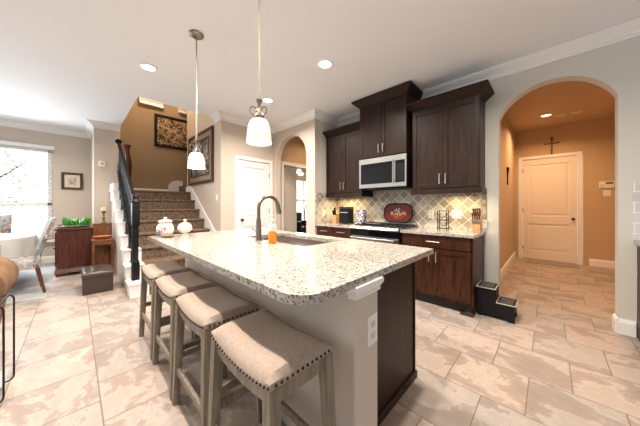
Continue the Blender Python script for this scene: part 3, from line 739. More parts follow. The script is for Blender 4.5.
def knife_block(x,y,z,label,n,seed,mat='knifewood',lean=.32):
    k = thing('knife_block',label,'knife block',(x,y,z))
    MB().prism([(y-.065,z),(y+.065,z),(y+.085,z+.13),(y+.02,z+.22),(y-.065,z+.13)],'x',x-.045,x+.045).build('block',mat,k,bev=.004)
    random.seed(seed)
    for i in range(n):
        kx=x-.033+.066*(i%4)/3; ky=y-.045+.045*(i//4); z0=z+.14+.045*(i//4)
        MB().tube([(kx,ky,z0),(kx,ky-.018,z0+.05),(kx,ky-.03,z0+.085+.02*random.random())],[.007,.009,.010],8).build('knife_handle','candlestick' if n==8 else 'black',k,smooth=True)
    return k
kb=knife_block(-.625,3.36,ZT,'beech knife block with knives on worktop beside the wide arch',8,1)
MB().box(-.665,3.288,ZT+.10,-.585,3.2945,ZT+.14).build('steak_knife_row','steel',kb)
knife_block(-2.80,3.33,ZT,'beech knife block in the corner, left of the black box',6,4)
bb = thing('black_breadbox','glossy black upright box with lid on the corner worktop','kitchen box',(-2.55,3.33,ZT))
MB().box(-2.68,3.26,ZT,-2.48,3.42,ZT+.27).build('box_body','black',bb,bev=.008)
MB().box(-2.68,3.255,ZT+.272,-2.48,3.42,ZT+.292).build('box_lid','black',bb,bev=.004)
MB().box(-2.66,3.2535,ZT+.19,-2.49,3.2595,ZT+.205).build('box_handle','grey',bb)
nb=tag(MB().box(-2.365,3.32,ZT,-2.215,3.42,ZT+.245,0,.008).build('patterned_canister','navy'),'navy and white patterned canister between the black box and the range','canister')
wr = thing('wine_rack','small black wire bottle rack on the right worktop','wine rack',(-1.0,3.38,ZT))
wm=MB()
for x in (-1.06,-.95):
    for y in (3.33,3.41): wm.tube([(x,y,ZT),(x,y,ZT+.25)],.0055,8)
for z in (ZT+.015,ZT+.125,ZT+.245):
    wm.tube([(-1.06,3.33,z),(-.95,3.33,z),(-.95,3.41,z),(-1.06,3.41,z)],.0045,6,True)
wm.build('wire_frame','iron',wr,smooth=True)
ws=MB()
for z in (ZT+.07,ZT+.185):
    for y in (3.33,3.41): ws.tube([(-1.06,y,z+.05),(-1.04,y,z-.01),(-1.005,y,z-.03),(-.97,y,z-.01),(-.95,y,z+.05)],.0035,6)
ws.build('bottle_cradle','iron',wr,smooth=True)
def plate(axis,a,z,face,s,label,w_=.072,h=.115,switch=False,cat='outlet',name='wall_outlet'):
    def B(mb,a0,a1,b0,b1,z0_,z1_):
        if axis=='x': mb.box(min(b0,b1),a0,z0_,max(b0,b1),a1,z1_)
        else: mb.box(a0,min(b0,b1),z0_,a1,max(b0,b1),z1_)
        return mb
    o=thing(name,label,cat,((face,a,z) if axis=='x' else (a,face,z)))
    B(MB(),a-w_/2,a+w_/2,face,face+s*.006,z-h/2,z+h/2).build('cover_plate','white',o,bev=.002)
    if switch: B(MB(),a-.016,a+.016,face+s*.006,face+s*.010,z-.032,z+.032).build('rocker','white',o,bev=.001)
    else:
        for dz in (-.026,.026): B(MB(),a-.016,a+.016,face+s*.006,face+s*.008,z+dz-.014,z+dz+.014).build('socket','offwhite',o)
    return o
YF=YB-.012
plate('y',-1.218,1.085,YF,-1,'beige outlet on the backsplash between the tray and the wire rack')
plate('y',-.89,1.09,YF,-1,'white double switch plate on the backsplash right of the wire rack',.115,.115,True,'switch','light_switch')
plate('y',-.585,.975,YB-.013,-1,'small white outlet at the backsplash end behind the knife block',.06,.10)
plate('x',3.17,1.07,-2.969,1,'outlet on the short side backsplash in the corner')
plate('y',-4.42,1.355,YS,-1,'white light switch on the stair wall below the large painting',.075,.115,True,'switch','light_switch')
th = thing('thermostat','small square white thermostat on the pier wall','thermostat',(-6.45,.375,2.04))
MB().box(-6.45,.325,1.985,-6.43,.43,2.095).build('housing','white',th,bev=.006)
MB().box(-6.43,.355,2.035,-6.4285,.40,2.07).build('display','grey',th)
ak = thing('alarm_keypad','white alarm keypad on the hall wall right of the door','keypad',(.80,7.2,1.61))
MB().box(.71,7.175,1.55,.90,7.2,1.68).build('housing','white',ak,bev=.005)
MB().box(.79,7.1735,1.625,.885,7.176,1.665).build('display','alarm',ak)
kk=MB()
for i in range(3):
    for j in range(2): kk.box(.725+i*.02,7.1735,1.575+j*.03,.738+i*.02,7.176,1.59+j*.03)
kk.build('keys','grey',ak)
plate('y',.81,1.45,7.2,-1,'white switch plate directly below the alarm keypad',.10,.115,True,'switch','light_switch')
cr = MB().box(.025,7.183,2.32,.055,7.2,2.68).box(-.06,7.183,2.545,.14,7.2,2.575)
for p in ((.04,2.315),(.04,2.685),(-.065,2.56),(.145,2.56)): cr.sphere(p[0],7.192,p[1],.022,1,.4,1,1)
tag(cr.build('wall_cross','bronze',bev=.003),'small dark metal cross above the hall door','cross')
hk = MB().lathe([(0,0),(.028,.01),(.034,.04),(.026,.09),(.030,.15),(.042,.22),(.075,.29),(.085,.33),(.05,.345),(0,.34)],0,0,0,16,.35,1)
hk.bm.transform(Matrix.Translation((-.570,5.76,1.60)))
tag(hk.build('wall_sconce_ornament','bronze',smooth=True),'long dark metal ornament on the left hall wall','ornament')
tm = MB().box(-.35,6.70,0,.42,7.12,.008)
tag(tm.build('door_mat','pewter'),'thin patterned mat on the tile before the hall door','mat')

# step stool
ss = thing('step_stool','black two-step stool with silver-edged treads against the cabinet end','step stool',(-.42,3.2,0))
x0,x1,xm,y0,y1=-.575,-.250,-.415,3.10,3.33
prof=[(x0,0),(x0+.03,0),(x0+.06,.028),(x1-.08,.028),(x1-.045,0),(x1,0),(x1,.165),(xm+.012,.165),(xm,.30),(x0,.30)]
MB().prism(prof,'y',y0,y0+.016).build('side_panel','black',ss)
MB().prism(prof,'y',y1-.016,y1).build('side_panel','black',ss)
MB().box(x0,y0+.016,.16,x0+.012,y1-.016,.30).box(xm-.002,y0+.016,.17,xm+.010,y1-.016,.30).box(x1-.012,y0+.016,.09,x1,y1-.016,.165).build('cross_panel','black',ss)
for a,b,z in ((x0-.006,xm+.008,.30),(xm+.012,x1+.012,.165)):
    td=MB().box(a,y0-.012,z,b,y1+.01,z+.018).build('tread','black',ss,bev=.002)
    MB().box(a-.001,y0-.014,z+.010,b+.001,y0-.005,z+.0195).box(a-.001,y1+.004,z+.010,b+.001,y1+.011,z+.0195).box(a-.001,y0-.012,z+.010,a+.008,y1+.01,z+.0195).box(b-.008,y0-.012,z+.010,b+.001,y1+.01,z+.0195).build('silver_edging','scroll',td)
    sc_=MB(); random.seed(int(z*100))
    for k in range(4):
        yy=y0+.04+k*.045; pts=[]; L2=b-a-.06; ph=random.random()*6
        for i in range(15):
            u=i/14; pts.append((a+.03+L2*u,yy+.010*math.sin(u*18+ph),z+.0195))
        sc_.tube(pts,.0016,5)
    sc_.build('script_pattern','scroll',td)

# ------------------------------------------------------------ staircase
R_,N_=.188,8; T_=.27; XS=-3.90; YL=.492
body=thing('staircase','carpeted staircase with white open tread ends, rising beside the kitchen','staircase',(-3.9,1.1,0))
prof=[(XS,0)]
for k in range(N_):
    x=XS-k*T_; prof += [(x,(k+1)*R_-.02),(x-T_,(k+1)*R_-.02)]
prof[-1]=(XS-(N_-1)*T_-.02,N_*R_-.02)
prof += [(-6.44,N_*R_-.02),(-6.44,0)]
MB().prism(prof,'y',YL+.02,YS-.004).build('stringer','wall',body)
for k in range(N_):
    x=XS-k*T_; z=(k+1)*R_
    xe = x-T_ if k<N_-1 else -6.44
    MB().box(x,YL,z-R_,x+.012,.70,z-.02).build('riser','trim',body)
    MB().box(xe,YL-.015,z-.022,x+.030,.70,z).build('tread','trim',body,bev=.004)
MB().box(-6.44,YL,N_*R_,-5.80,YL+.10,N_*R_+.125).build('landing_curb','trim',body,bev=.004)
# thin white skirt under the tread ends
sk_=MB()
for k in range(N_):
    x=XS-k*T_; z=(k+1)*R_; sk_.box(x-T_ if k<N_-1 else -6.44,YL+.008,z-.022-R_ if k else 0,x+.002,YL+.02,z-.022)
sk_.build('tread_bracket','trim',body)
# runner
rp=[(XS+.014,0)]
for k in range(N_):
    x=XS-k*T_+.014; z=(k+1)*R_+.012
    rp += [(x,z-.045),(x+.020,z-.036),(x+.026,z-.018),(x+.018,z-.002),(x+.004,z)]
    if k<N_-1: rp += [(x-T_,z)]
rp += [(-6.88,N_*R_+.012),(-6.88,N_*R_-.15),(XS-(N_-1)*T_-.1,N_*R_-.15),(XS-.10,0)]
MB().prism(rp,'y',.70,YS-.028).build('carpet_runner','carpet',body,bev=0)
MB().box(-6.88,YS-.03,1.40,-6.12,2.93,1.516).build('landing_carpet','carpet',body)
# skirting on the painted wall
MB().prism([(XS+.03,0),(XS+.03,.32),(XS-(N_-1)*T_-.02,N_*R_+.14),(-6.10,N_*R_+.14),(-6.10,N_*R_-.1),(XS-(N_-1)*T_,N_*R_-.1),(XS-.2,0)],'y',YS-.028,YS-.002).build('skirt_board','trim',body)
# second flight first step
MB().box(-6.88,1.86,1.516,-6.12,2.9,1.70).build('upper_step','carpet',body)
MB().prism([(1.62,1.516),(1.95,1.516),(1.95,1.85),(1.80,1.85),(1.69,1.81),(1.63,1.72)],'x',-6.88,-6.85).build('curved_skirt','trim',body)
# balustrade
bl=thing('stair_railing','black stair railing with square newel post and iron balusters','railing',(-4.0,.58,R_))
ny=.578; nx_=-4.08
nw=MB().box(nx_-.042,ny-.042,R_,nx_+.042,ny+.042,R_+.24).box(nx_-.044,ny-.044,.93,nx_+.044,ny+.044,1.25,bev=.012)
nw.lathe([(.040,.0),(.044,.01),(.032,.03),(.036,.30),(.040,.44),(.034,.48),(.044,.50)],nx_,ny,R_+.24,16)
nw.lathe([(.052,0),(.058,.010),(.050,.028),(.034,.045),(.030,.055),(.040,.075),(.032,.10),(0,.115)],nx_,ny,1.25,16)
nw.build('newel_post','black',bl,smooth=True)
slope=R_/T_
def zr(x): return 1.235+slope*(nx_-x)*.925
hr=[]
xt=-5.85
for i in range(13):
    x=nx_-.03+(xt-nx_)*i/12; hr.append((x,ny,zr(x)))
MB().tube(hr,.026,12).build('handrail','rail',bl,smooth=True)
MB().sphere(xt-.06,ny,zr(xt)+.055,.052,1,1,1,2).build('rail_end_knob','rail',bl,smooth=True)
k=0
x=nx_-.14
while x>-5.80:
    stp=min(int((XS-x)/T_)+1,N_); zb_=stp*R_; zt_=zr(x)-.02; h=zt_-zb_
    mb=MB().beam((x,ny,zb_),(x,ny,zt_),.014).lathe([(.022,0),(.022,.012),(.010,.02)],x,ny,zb_,8)
    for q in range(4):
        pts=[]
        for i in range(13):
            u=i/12; a=q*PI/2+u*2*PI; rr_=.004+.028*math.sin(PI*u)
            pts.append((x+rr_*math.cos(a),ny+rr_*math.sin(a),zb_+h*(.30+.34*u)))
        mb.tube(pts,.0042,5)
    for s_ in (-1,1):
        mb.tube([(x+s_*.006,ny,zb_+h*.10),(x+s_*.040,ny,zb_+h*.14),(x+s_*.050,ny,zb_+h*.19),(x+s_*.030,ny,zb_+h*.22),(x+s_*.010,ny,zb_+h*.26)],.0045,5)
        mb.tube([(x+s_*.006,ny,zb_+h*.68),(x+s_*.040,ny,zb_+h*.73),(x+s_*.050,ny,zb_+h*.79),(x+s_*.030,ny,zb_+h*.84),(x+s_*.010,ny,zb_+h*.88)],.0045,5)
    mb.build('baluster','iron',bl)
    x-=.105
tag(MB().lathe([(.045,0),(.05,.02),(.055,.20),(.075,.50),(.072,.62),(.040,.78),(.035,.86),(.06,.96),(.055,.965),(0,.95)],-6.35,.765,1.516,24).build('floor_vase','vase',smooth=True),'tall dark red-brown floor vase on the stair landing','vase')

# ------------------------------------------------------------ pictures
def picture_x(x,y0,y1,z0,z1,fw,label,art,frame='frame',mat=None,dp=.035,name='framed_picture'):
    p=thing(name,label,'picture',(x,(y0+y1)/2,(z0+z1)/2))
    MB().box(x,y0,z0,x+dp,y0+fw,z1).box(x,y1-fw,z0,x+dp,y1,z1).box(x,y0+fw,z0,x+dp,y1-fw,z0+fw).box(x,y0+fw,z1-fw,x+dp,y1-fw,z1).build('picture_frame',frame,p,bev=.004)
    if mat:
        MB().box(x,y0+fw,z0+fw,x+.012,y1-fw,z1-fw).build('mat_board','mat',p)
        g=mat; MB().box(x+.012,y0+fw+g,z0+fw+g,x+.014,y1-fw-g,z1-fw-g).build('artwork',art,p)
    else: MB().box(x,y0+fw,z0+fw,x+.016,y1-fw,z1-fw).build('artwork',art,p)
    return p
picture_x(XD,-.205,.125,1.565,1.935,.045,'small brown-framed print on the dining wall right of the window','artC',mat=.055)
picture_x(-6.9,1.34,2.45,2.66,3.45,.06,'wide dark-framed relief artwork high on the stairwell wall','artA',frame='black')
pl=thing('framed_painting','large painting in dark and pewter frame on the wall beside stairs','picture',(-5.2,YS,2.2))
def fr_y(x0,x1,z0,z1,fw,y0,y1): return MB().box(x0,y0,z0,x0+fw,y1,z1).box(x1-fw,y0,z0,x1,y1,z1).box(x0+fw,y0,z0,x1-fw,y1,z0+fw).box(x0+fw,y0,z1-fw,x1-fw,y1,z1)
fr_y(-5.90,-4.56,1.66,2.72,.055,YS-.04,YS).build('outer_frame','frame',pl,bev=.004)
fr_y(-5.845,-4.615,1.715,2.665,.10,YS-.028,YS).build('frame_liner','pewter',pl,bev=.003)
fr_y(-5.745,-4.715,1.815,2.565,.025,YS-.034,YS).build('inner_frame','frame',pl)
MB().box(-5.72,YS-.014,1.84,-4.74,YS-.002,2.54).build('artwork','artB',pl)

# ------------------------------------------------------------ pendants and ceiling lamps
def pendant(x,y,zs,label):
    p=thing('pendant_lamp',label,'pendant lamp',(x,y,ZC),'pendant lamps over the island')
    MB().lathe([(.065,0),(.065,-.012),(.045,-.026),(.018,-.034)],x,y,ZC-.001,24).build('canopy','nickel',p,smooth=True)
    MB().tube([(x,y,ZC-.03),(x,y,zs+.28)],.0075,8).build('rod','rod',p,smooth=True)
    sc_=MB().lathe([(.010,.165),(.028,.168),(.034,.178),(.026,.19),(.012,.21),(.010,.26),(.018,.275),(.022,.285),(.0,.287)],x,y,zs,16)
    for a in (.3,.3+2*PI/3,.3+4*PI/3):
        pts=[]
        for i in range(18):
            u=i/17; ang=-1.2+u*5.2; rr_=.030*(1-.62*u)
            pts.append((x+(.034+rr_*math.cos(ang))*math.cos(a),y+(.034+rr_*math.cos(ang))*math.sin(a),zs+.215+rr_*math.sin(ang)))
        sc_.tube([(x+.01*math.cos(a),y+.01*math.sin(a),zs+.17)]+pts,.0042,6)
    sc_.build('scrolled_holder','antsilver',p,smooth=True)
    sh=MB(); prof=[(.018,.168),(.040,.161),(.058,.143),(.069,.110),(.075,.070),(.077,.035),(.080,.012)]
    inner=[(r_-.004,h) for r_,h in prof[::-1]]
    sh.lathe(prof+inner,x,y,zs,32)
    for f in [f for f in sh.bm.faces if len(f.verts)>4]: sh.bm.faces.remove(f)
    sh.build('lamp_shade','glassshade',p,smooth=True)
    MB().sphere(x,y,zs+.075,.026,1,1,1.2).build('bulb','lamp',p,smooth=True)
    point('pendant_bulb_light',(x,y,zs+.035),2.6,(1,.82,.60),.03)
pendant(-2.45,.817,1.552,'small glass pendant lamp hanging left, in front of the stair painting')
pendant(-1.33,.817,1.590,'glass pendant lamp hanging in front of the pantry door')
def can(x,y,z,label,lens='lamp',group='recessed ceiling lights'):
    p=thing('recessed_light',label,'ceiling light',(x,y,z),group)
    ring=[]
    MB().tube([(x+.078*math.cos(a),y+.078*math.sin(a),z-.003) for a in [2*PI*i/28 for i in range(28)]],.010,6,True).build('trim_ring','trim',p,smooth=True)
    MB().lathe([(.070,-.002),(.068,-.006),(0,-.007)],x,y,z,28).build('lens',lens,p,smooth=True)
can(-3.44,.61,ZC,'recessed ceiling light left of the pendant rods, before the stairwell')
can(-1.88,2.03,ZC,'recessed ceiling light nearest the raised cabinet over the microwave')
can(-3.17,2.10,ZC,'recessed ceiling light behind the nearer pendant rod, toward the pantry')
can(-.04,6.2,2.92,'recessed warm light in the hall ceiling','warmlamp',None)
for x,lb in ((.15,'round ceiling speaker grille nearer the hall light'),(.36,'round ceiling speaker grille farther from the hall light')):
    o_=MB().lathe([(.075,0),(.075,-.006),(.055,-.012),(0,-.010)],x,6.38,2.92,24).build('ceiling_grille','offwhite',smooth=True); tag(o_,lb,'ceiling grille')

# ceiling fan seen through the small arch
fn=thing('ceiling_fan','white ceiling fan with lit bowl in the room beyond the small arch','ceiling fan',(-6.5,5.72,ZC))
MB().tube([(-6.5,5.72,ZC),(-6.5,5.72,2.47)],.015).lathe([(.09,0),(.10,-.04),(.06,-.09),(0,-.09)],-6.5,5.72,2.49,20).build('motor','white',fn,smooth=True)
for k in range(5):
    a=k*2*PI/5+.4; mb=MB().box(.09,-.06,-.004,.62,.06,.004)
    mb.bm.transform(Matrix.Translation((-6.5,5.72,2.45)) @ Matrix.Rotation(a,4,'Z') @ Matrix.Rotation(.2,4,'X')); mb.build('blade','white',fn)
MB().lathe([(.07,0),(.11,-.02),(.10,-.06),(.05,-.09),(0,-.10)],-6.5,5.72,2.40,20).build('light_bowl','warmlamp',fn,smooth=True)
# dark armchair in that room
ac=thing('armchair','dark upholstered armchair by the window beyond the small arch','armchair',(-7.0,6.1,0))
MB().box(-7.4,5.75,.12,-6.6,6.5,.42,bev=.05).build('seat','cabin',ac)
MB().box(-7.4,5.75,.42,-6.6,5.9,.62,bev=.05).build('arm','cabin',ac); MB().box(-7.4,6.35,.42,-6.6,6.5,.62,bev=.05).build('arm','cabin',ac)
MB().box(-7.5,5.75,.42,-7.3,6.5,.95,bev=.06).build('backrest','cabin',ac)
for x in (-7.3,-6.7):
    for y in (5.85,6.4): MB().box(x-.03,y-.03,0,x+.03,y+.03,.14).build('leg','cabin',ac)
pf=thing('floor_lamp','thin black arched floor lamp beside the dark armchair','floor lamp',(-6.4,5.9,0))
MB().lathe([(.14,0),(.14,.02),(.02,.04)],-6.4,5.82,0,16).build('base','black',pf)
MB().tube([(-6.4,5.82,.03),(-6.4,5.82,1.0),(-6.42,5.9,1.22),(-6.45,6.08,1.32)],.016).build('pole','black',pf,smooth=True)
MB().lathe([(.03,0),(.09,-.10),(.085,-.10),(.02,-.01)],-6.45,6.10,1.34,16).build('lamp_shade','black',pf,smooth=True)

# ------------------------------------------------------------ dining corner
wb=thing('window_blind','white horizontal slat blind on the dining window','blind',(XD+.02,-1.2,2.4))
MB().box(XD-.005,-2.2,2.385,XD+.065,-.30,2.46).build('valance','trim',wb,bev=.004)
sl=MB(); z=2.36
while z>.56:
    bm=sl.bm; a=.020
    sl.prism([(XD+.006,z-.006),(XD+.044,z+.006),(XD+.044,z+.008),(XD+.006,z-.004)],'y',-2.18,-.33); z-=.052
sl.build('slats','slat',wb)
MB().box(XD+.005,-2.18,.52,XD+.045,-.33,.545).build('bottom_rail','trim',wb)
lc=MB()
for y in (-1.95,-1.25,-.55): lc.box(XD+.024,y-.003,.53,XD+.027,y+.003,2.40)
lc.build('ladder_cords','trim',wb)
# garden beyond the window
g=MB().box(-16,-9,-.3,-7.8,6,-.12).build('garden_lawn','grass'); g['kind']='structure'
random.seed(11)
def tree(x,y,h,r,label):
    t=thing('garden_tree',label,'tree',(x,y,-.12),'garden trees outside the dining window')
    tm_=MB().tube([(x,y,-.12),(x+.05,y+.05,h*.3),(x,y,h*.6),(x+.1,y-.05,h*.9)],[.09,.07,.05,.02],8)
    for k in range(9):
        a=random.random()*2*PI; z0=h*(.25+.06*k); tm_.tube([(x,y,z0),(x+.5*r*math.cos(a),y+.5*r*math.sin(a),z0+.35),(x+r*math.cos(a),y+r*math.sin(a),z0+.8)],[.03,.02,.008],5)
    tm_.build('trunk','bark',t)
    lf=MB(); bm=lf.bm
    for i in range(600):
        a=random.random()*2*PI; b_=random.random()*PI; q=r*random.random()**.5
        c_=Vector((x+q*math.cos(a)*math.sin(b_),y+q*math.sin(a)*math.sin(b_),h*.62+h*.42*math.cos(b_)*random.random()**.4))
        u=Vector((random.gauss(0,1),random.gauss(0,1),random.gauss(0,1))).normalized()*.07; v=u.orthogonal().normalized()*.045
        bm.faces.new([bm.verts.new(c_-u),bm.verts.new(c_+v),bm.verts.new(c_+u),bm.verts.new(c_-v)])
    lf.build('leaves','foliage',t)
tree(-10.6,-1.7,2.8,.95,'pale leafy garden tree seen through the left half of the blind')
tree(-10.9,.75,2.3,.75,'lower leafy garden tree seen through the right half of the blind')
tree(-9.9,7.6,2.6,.9,'pale leafy garden tree outside the bedroom window beyond the small arch')
# rug, table and cloth
tag(MB().box(-7.1,-2.4,0,-4.75,-.26,.010).build('dining_rug','rug'),'pale blue-grey rug under the dining table','rug')
dt=thing('dining_table','round dining table hidden under a pale cloth by the window','table',(-5.93,-1.18,0))
tcx,tcy=-5.93,-1.18
MB().lathe([(.73,.70),(.745,.71),(.745,.725),(.73,.735)],tcx,tcy,0,64).build('tabletop','cherry',dt,smooth=True)
MB().lathe([(.12,.08),(.10,.12),(.06,.3),(.09,.5),(.14,.70)],tcx,tcy,0,20).build('pedestal','cherry',dt,smooth=True)
for k in range(4):
    a=.62+k*PI/2
    MB().tube([(tcx,tcy,.14),(tcx+.35*math.cos(a),tcy+.35*math.sin(a),.10),(tcx+.62*math.cos(a),tcy+.62*math.sin(a),.05)],[.05,.04,.035],8).build('foot','black',dt,smooth=True)
tcl=MB(); bm=tcl.bm; n=144; rings=[]
for z,amp,rad in ((.742,0,.735),(.738,0,.752),(.72,.002,.758),(.62,.012,.765),(.50,.022,.775),(.38,.028,.785),(.27,.032,.79)):
    rings.append([bm.verts.new((tcx+rad*(1+amp*math.sin(i*2*PI*16/n)+amp*.5*math.sin(i*2*PI*7/n))*math.cos(2*PI*i/n), tcy+rad*(1+amp*math.sin(i*2*PI*16/n)+amp*.5*math.sin(i*2*PI*7/n))*math.sin(2*PI*i/n), z)) for i in range(n)])
bm.faces.new(rings[0])
for a,b in zip(rings,rings[1:]):
    for i in range(n): bm.faces.new((a[i],b[i],b[(i+1)%n],a[(i+1)%n]))
bmesh.ops.recalc_face_normals(bm,faces=bm.faces[:])
tag(tcl.build('tablecloth','cloth',smooth=True),'pale linen cloth draped over the round dining table','tablecloth')
def dining_chair(loc,rz,label):
    ch=thing('dining_chair',label,'chair',(0,0,0),'floral dining chairs')
    s_=MB().box(-.23,-.22,.38,.23,.22,.47,bev=.02); s_.build('seat','floral',ch,smooth=True)
    b=MB(); n=10
    prof=[(.17+.02*math.sin(i/n*1.3)+.14*(i/n)**1.3,.42+.60*i/n) for i in range(n+1)]
    poly=[(y,z) for y,z in prof]+[(y+.045,z+.01) for y,z in prof[::-1]]
    b.prism(poly,'x',-.22,.22); b.build('backrest','floral',ch,bev=.010)
    for x in (-.19,.19):
        MB().beam((x,.26,0),(x,.19,.40),.03,.042).build('leg','cherry',ch)
        MB().beam((x,-.19,0),(x,-.18,.39),.03,.042).build('leg','cherry',ch)
    for xa,xb in ((-.238,-.228),(.228,.238)):
        MB().prism([(-.24,.30),(-.22,.44),(.20,.44),(.22,.36),(.06,.35),(-.06,.33),(-.14,.27)],'x',xa,xb).build('seat_skirt','floral',ch)
    ch.location=loc; ch.rotation_euler=(0,0,rz); return ch
dining_chair((-5.15,-.57,.010),.12,'floral upholstered dining chair beside the dark red sideboard')
c2=copy_tree([o for o in bpy.data.objects if o.name.startswith('dining_chair') and o.parent is None][0],(-7.02,-1.05,.010),'floral dining chair behind the table before the window, at picture edge')
c2.rotation_euler=(0,0,PI/2)
# sideboard (end panel toward camera)
sd=thing('sideboard','dark red cherry sideboard against the pier, end panel facing the kitchen','sideboard',(-6.6,0,0))
MB().box(-7.30,-.215,.10,-5.985,.225,.785).build('sideboard_body','cherry',sd)
MB().box(-7.33,-.245,.785,-5.955,.235,.812).build('sideboard_top','cherry',sd,bev=.005)
MB().frustum((-7.33,-.24,-5.95,.235),(-7.31,-.225,-5.975,.228),.05,.12).build('base_moulding','cherry',sd)
MB().box(-5.985,-.195,.17,-5.975,-.15,.76).box(-5.985,.16,.17,-5.975,.205,.76).box(-5.985,-.15,.71,-5.975,.16,.76).box(-5.985,-.15,.17,-5.975,.16,.22).build('end_panel','cherry',sd)
for x in (-7.25,-6.02):
    for y in (-.17,.17): MB().frustum((x-.05,y-.055,x+.05,y+.055),(x-.065,y-.065,x+.062,y+.065),0,.055).build('foot','cherry',sd)
for i in range(3):
    d=MB().box(-7.25+i*.43,-.235,.17,-6.84+i*.43,-.217,.74).build('cabinet_door','cherry',sd,bev=.003)
    MB().sphere(-6.88+i*.43,-.245,.48,.014).build('knob','bronze',d)
# green centrepiece
gp=thing('green_centrepiece','bright green leafy glass centrepiece on the dark red sideboard','centrepiece',(-6.25,.03,.812))
MB().lathe([(.12,0),(.20,.01),(.24,.03),(.235,.036),(.19,.018),(0,.012)],-6.25,.03,.812,28,.7,.75).build('tray','grey',gp,smooth=True)
random.seed(5)
for i in range(11):
    a=i*2*PI/11; q=.10 if i%2 else .055
    x=-6.25+q*.8*math.cos(a); y=.03+q*1.15*math.sin(a)
    mb=MB().lathe([(0,0),(.036,.02),(.050,.06),(.042,.11),(.018,.155),(0,.17)],0,0,0,12,1,.5)
    mb.bm.transform(Matrix.Translation((x,y,.826)) @ Matrix.Rotation(a,4,'Z') @ Matrix.Rotation(.35+.2*random.random(),4,'Y') @ Matrix.Scale(.85+.3*random.random(),4))
    mb.build('leaf','leaf',gp,smooth=True)
tag(MB().lathe([(.03,0),(.05,.01),(.062,.035),(.056,.035),(.04,.014),(0,.012)],-6.08,-.16,.812,20).build('small_bowl','grey',smooth=True),'small grey bowl at the front corner of the dark red sideboard','bowl')
# carved hall seat
HZ=.05
hs=thing('hall_seat','small carved wooden hall seat with panelled back beside stairs','chair',(-5.72,.33,0))
MB().box(-5.93,.20,.02,-5.87,.455,.875).box(-5.945,.19,.86,-5.855,.462,.885).build('backrest','oak',hs,bev=.004)
for a,b in ((.225,.32),(.335,.43)):
    for z0_,z1_ in ((.08,.45),(.60,.83)): MB().box(-5.87,a,z0_,-5.862,b,z1_).box(-5.862,a+.02,z0_+.025,-5.855,b-.02,z1_-.025).build('raised_panel','oak',hs,bev=.003)
MB().box(-5.87,.165,.595,-5.50,.452,.6205).build('seat','oak',hs,bev=.006)
apn=[(.175,.595),(.175,.48)]+[(.19+.25*i/16,.52+.022*abs(math.sin(PI*i/16*2.5))) for i in range(17)]+[(.448,.48),(.448,.595)]
MB().prism(apn,'x',-5.53,-5.512).build('carved_apron','oak',hs)
for x in (-5.53,-5.84):
    for y in (.19,.435):
        MB().beam((x,y,0),(x,y,.595),.026,.034).build('leg','oak',hs)
tag(MB().lathe([(.05,0),(.06,.008),(.11,.03),(.135,.052),(.128,.052),(.09,.026),(0,.020)],-5.66,.328,.6215,28,.8,.95).build('shallow_bowl','bowl',smooth=True),'shallow terracotta bowl on the carved hall seat','bowl')
cs=thing('candle_holder','turned bronze candle holder with cream candle on the hall seat back','candle holder',(-5.90,.34,.885))
MB().lathe([(.038,0),(.038,.014),(.022,.03),(.014,.06),(.026,.09),(.014,.12),(.016,.17),(.038,.21),(.040,.225)],-5.90,.34,.885,18).build('holder','candlestick',cs,smooth=True)
MB().lathe([(.036,.225),(.036,.285),(.02,.292),(0,.290)],-5.90,.34,.885,18).build('candle','candle',cs,smooth=True)
for o_ in C.objects:
    if o_.parent is None and o_.name in (hs.name, cs.name): o_.location.y += .028
# leather storage ottoman
ot=thing('storage_ottoman','dark brown tufted leather storage ottoman on the tile before the hall seat','ottoman',(-4.7,.225,0))
MB().box(-4.93,.068,.01,-4.455,.382,.225,bev=.008).build('ottoman_base','leather',ot,smooth=True)
lid=MB(); bm=lid.bm; g=[]
for i in range(25):
    row=[]
    for j in range(17):
        u=-1+i/12; v=-1+j/8; x=-4.6925+u*.245; y=.225+v*.164
        z=.275+.045*((1-abs(u)**6)*(1-abs(v)**6))**.5
        for a in (-.62,0,.62):
            for b in (-.5,.5): z-=.030*math.exp(-((u-a)**2/.018+(v-b)**2/.03))
        row.append(bm.verts.new((x,y,z)))
    g.append(row)
for i in range(24):
    for j in range(16): bm.faces.new((g[i][j],g[i+1][j],g[i+1][j+1],g[i][j+1]))
lp=[g[i][0] for i in range(25)]+[g[24][j] for j in range(1,17)]+[g[i][16] for i in range(23,-1,-1)]+[g[0][j] for j in range(15,0,-1)]
lw=[bm.verts.new((v.co.x,v.co.y,.228)) for v in lp]; n=len(lp)
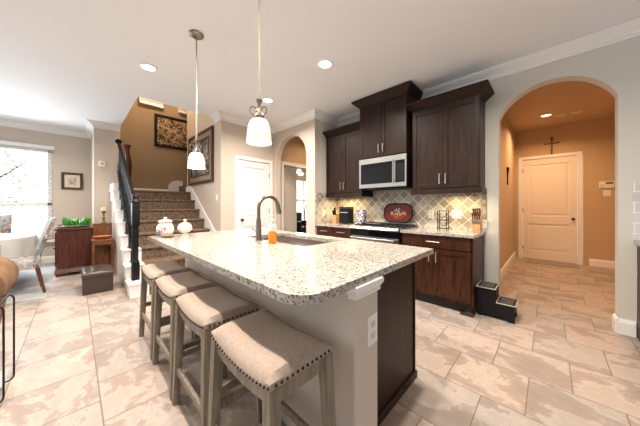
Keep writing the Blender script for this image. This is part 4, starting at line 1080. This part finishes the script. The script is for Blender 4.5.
for i in range(n): bm.faces.new((lp[i],lp[(i+1)%n],lw[(i+1)%n],lw[i]))
bm.faces.new(lw); bmesh.ops.recalc_face_normals(bm,faces=bm.faces[:])
ld=lid.build('tufted_lid','leather',ot,smooth=True)
for a in (-.62,0,.62):
    for b in (-.5,.5): MB().sphere(-4.6925+a*.245,.225+b*.164,.290,.009,1,1,.6,1).build('button','leather',ld)

# ------------------------------------------------------------ suede armchair and metal side table, left edge
sa=thing('suede_armchair','tan suede armchair cut off by the left picture edge','armchair',(-3.1,-.95,0))
arm=MB(); bm=arm.bm
# rolled arm running along x
prof=[(-.62,.10),(-.46,.10),(-.44,.25),(-.415,.40)]+[(-.490+.14*math.cos(a),.60+.165*math.sin(a)) for a in [(-.75)+ (3.8)*i/16 for i in range(17)]]+[(-.62,.60)]
arm.prism(prof,'x',-3.45,-2.86).build('arm','suede',sa,bev=.04,smooth=True)
arm2=MB().prism([(-1.9-y,z) for y,z in prof],'x',-3.45,-2.86).build('arm','suede',sa,bev=.04,smooth=True)
MB().box(-3.5,-1.34,.10,-2.84,-.56,.30,bev=.04).build('seat_base','suede',sa,smooth=True)
MB().box(-3.4,-1.32,.30,-2.78,-.58,.46,bev=.05).build('seat_cushion','suede',sa,smooth=True)
MB().box(-3.75,-1.42,.10,-3.42,-.48,.92,bev=.09).build('backrest','suede',sa,smooth=True)
for x in (-3.6,-2.9):
    for y in (-1.38,-.52): MB().beam((x,y,0),(x,y,.11),.04,.05).build('foot','cherry',sa)
tb=thing('side_table','black metal framed side table before the suede armchair','side table',(-2.5,-.45,0))
fr=MB()
for x,ya in ((-2.62,-.288),(-2.36,-.298)):
    fr.tube([(x,y,z) for y,z in rrect(-.60,.02,ya,.60,.03,4)],.005,8,True)
fr.tube([(-2.62,-.31,.60),(-2.36,-.32,.60)],.0065)
fr.build('metal_frame','iron',tb,smooth=True)
MB().box(-2.61,-.59,.095,-2.37,-.305,.107).build('lower_shelf','grey',tb)
MB().box(-2.36,-.60,.0,-2.33,-.32,.05).build('base_bar','black',tb)
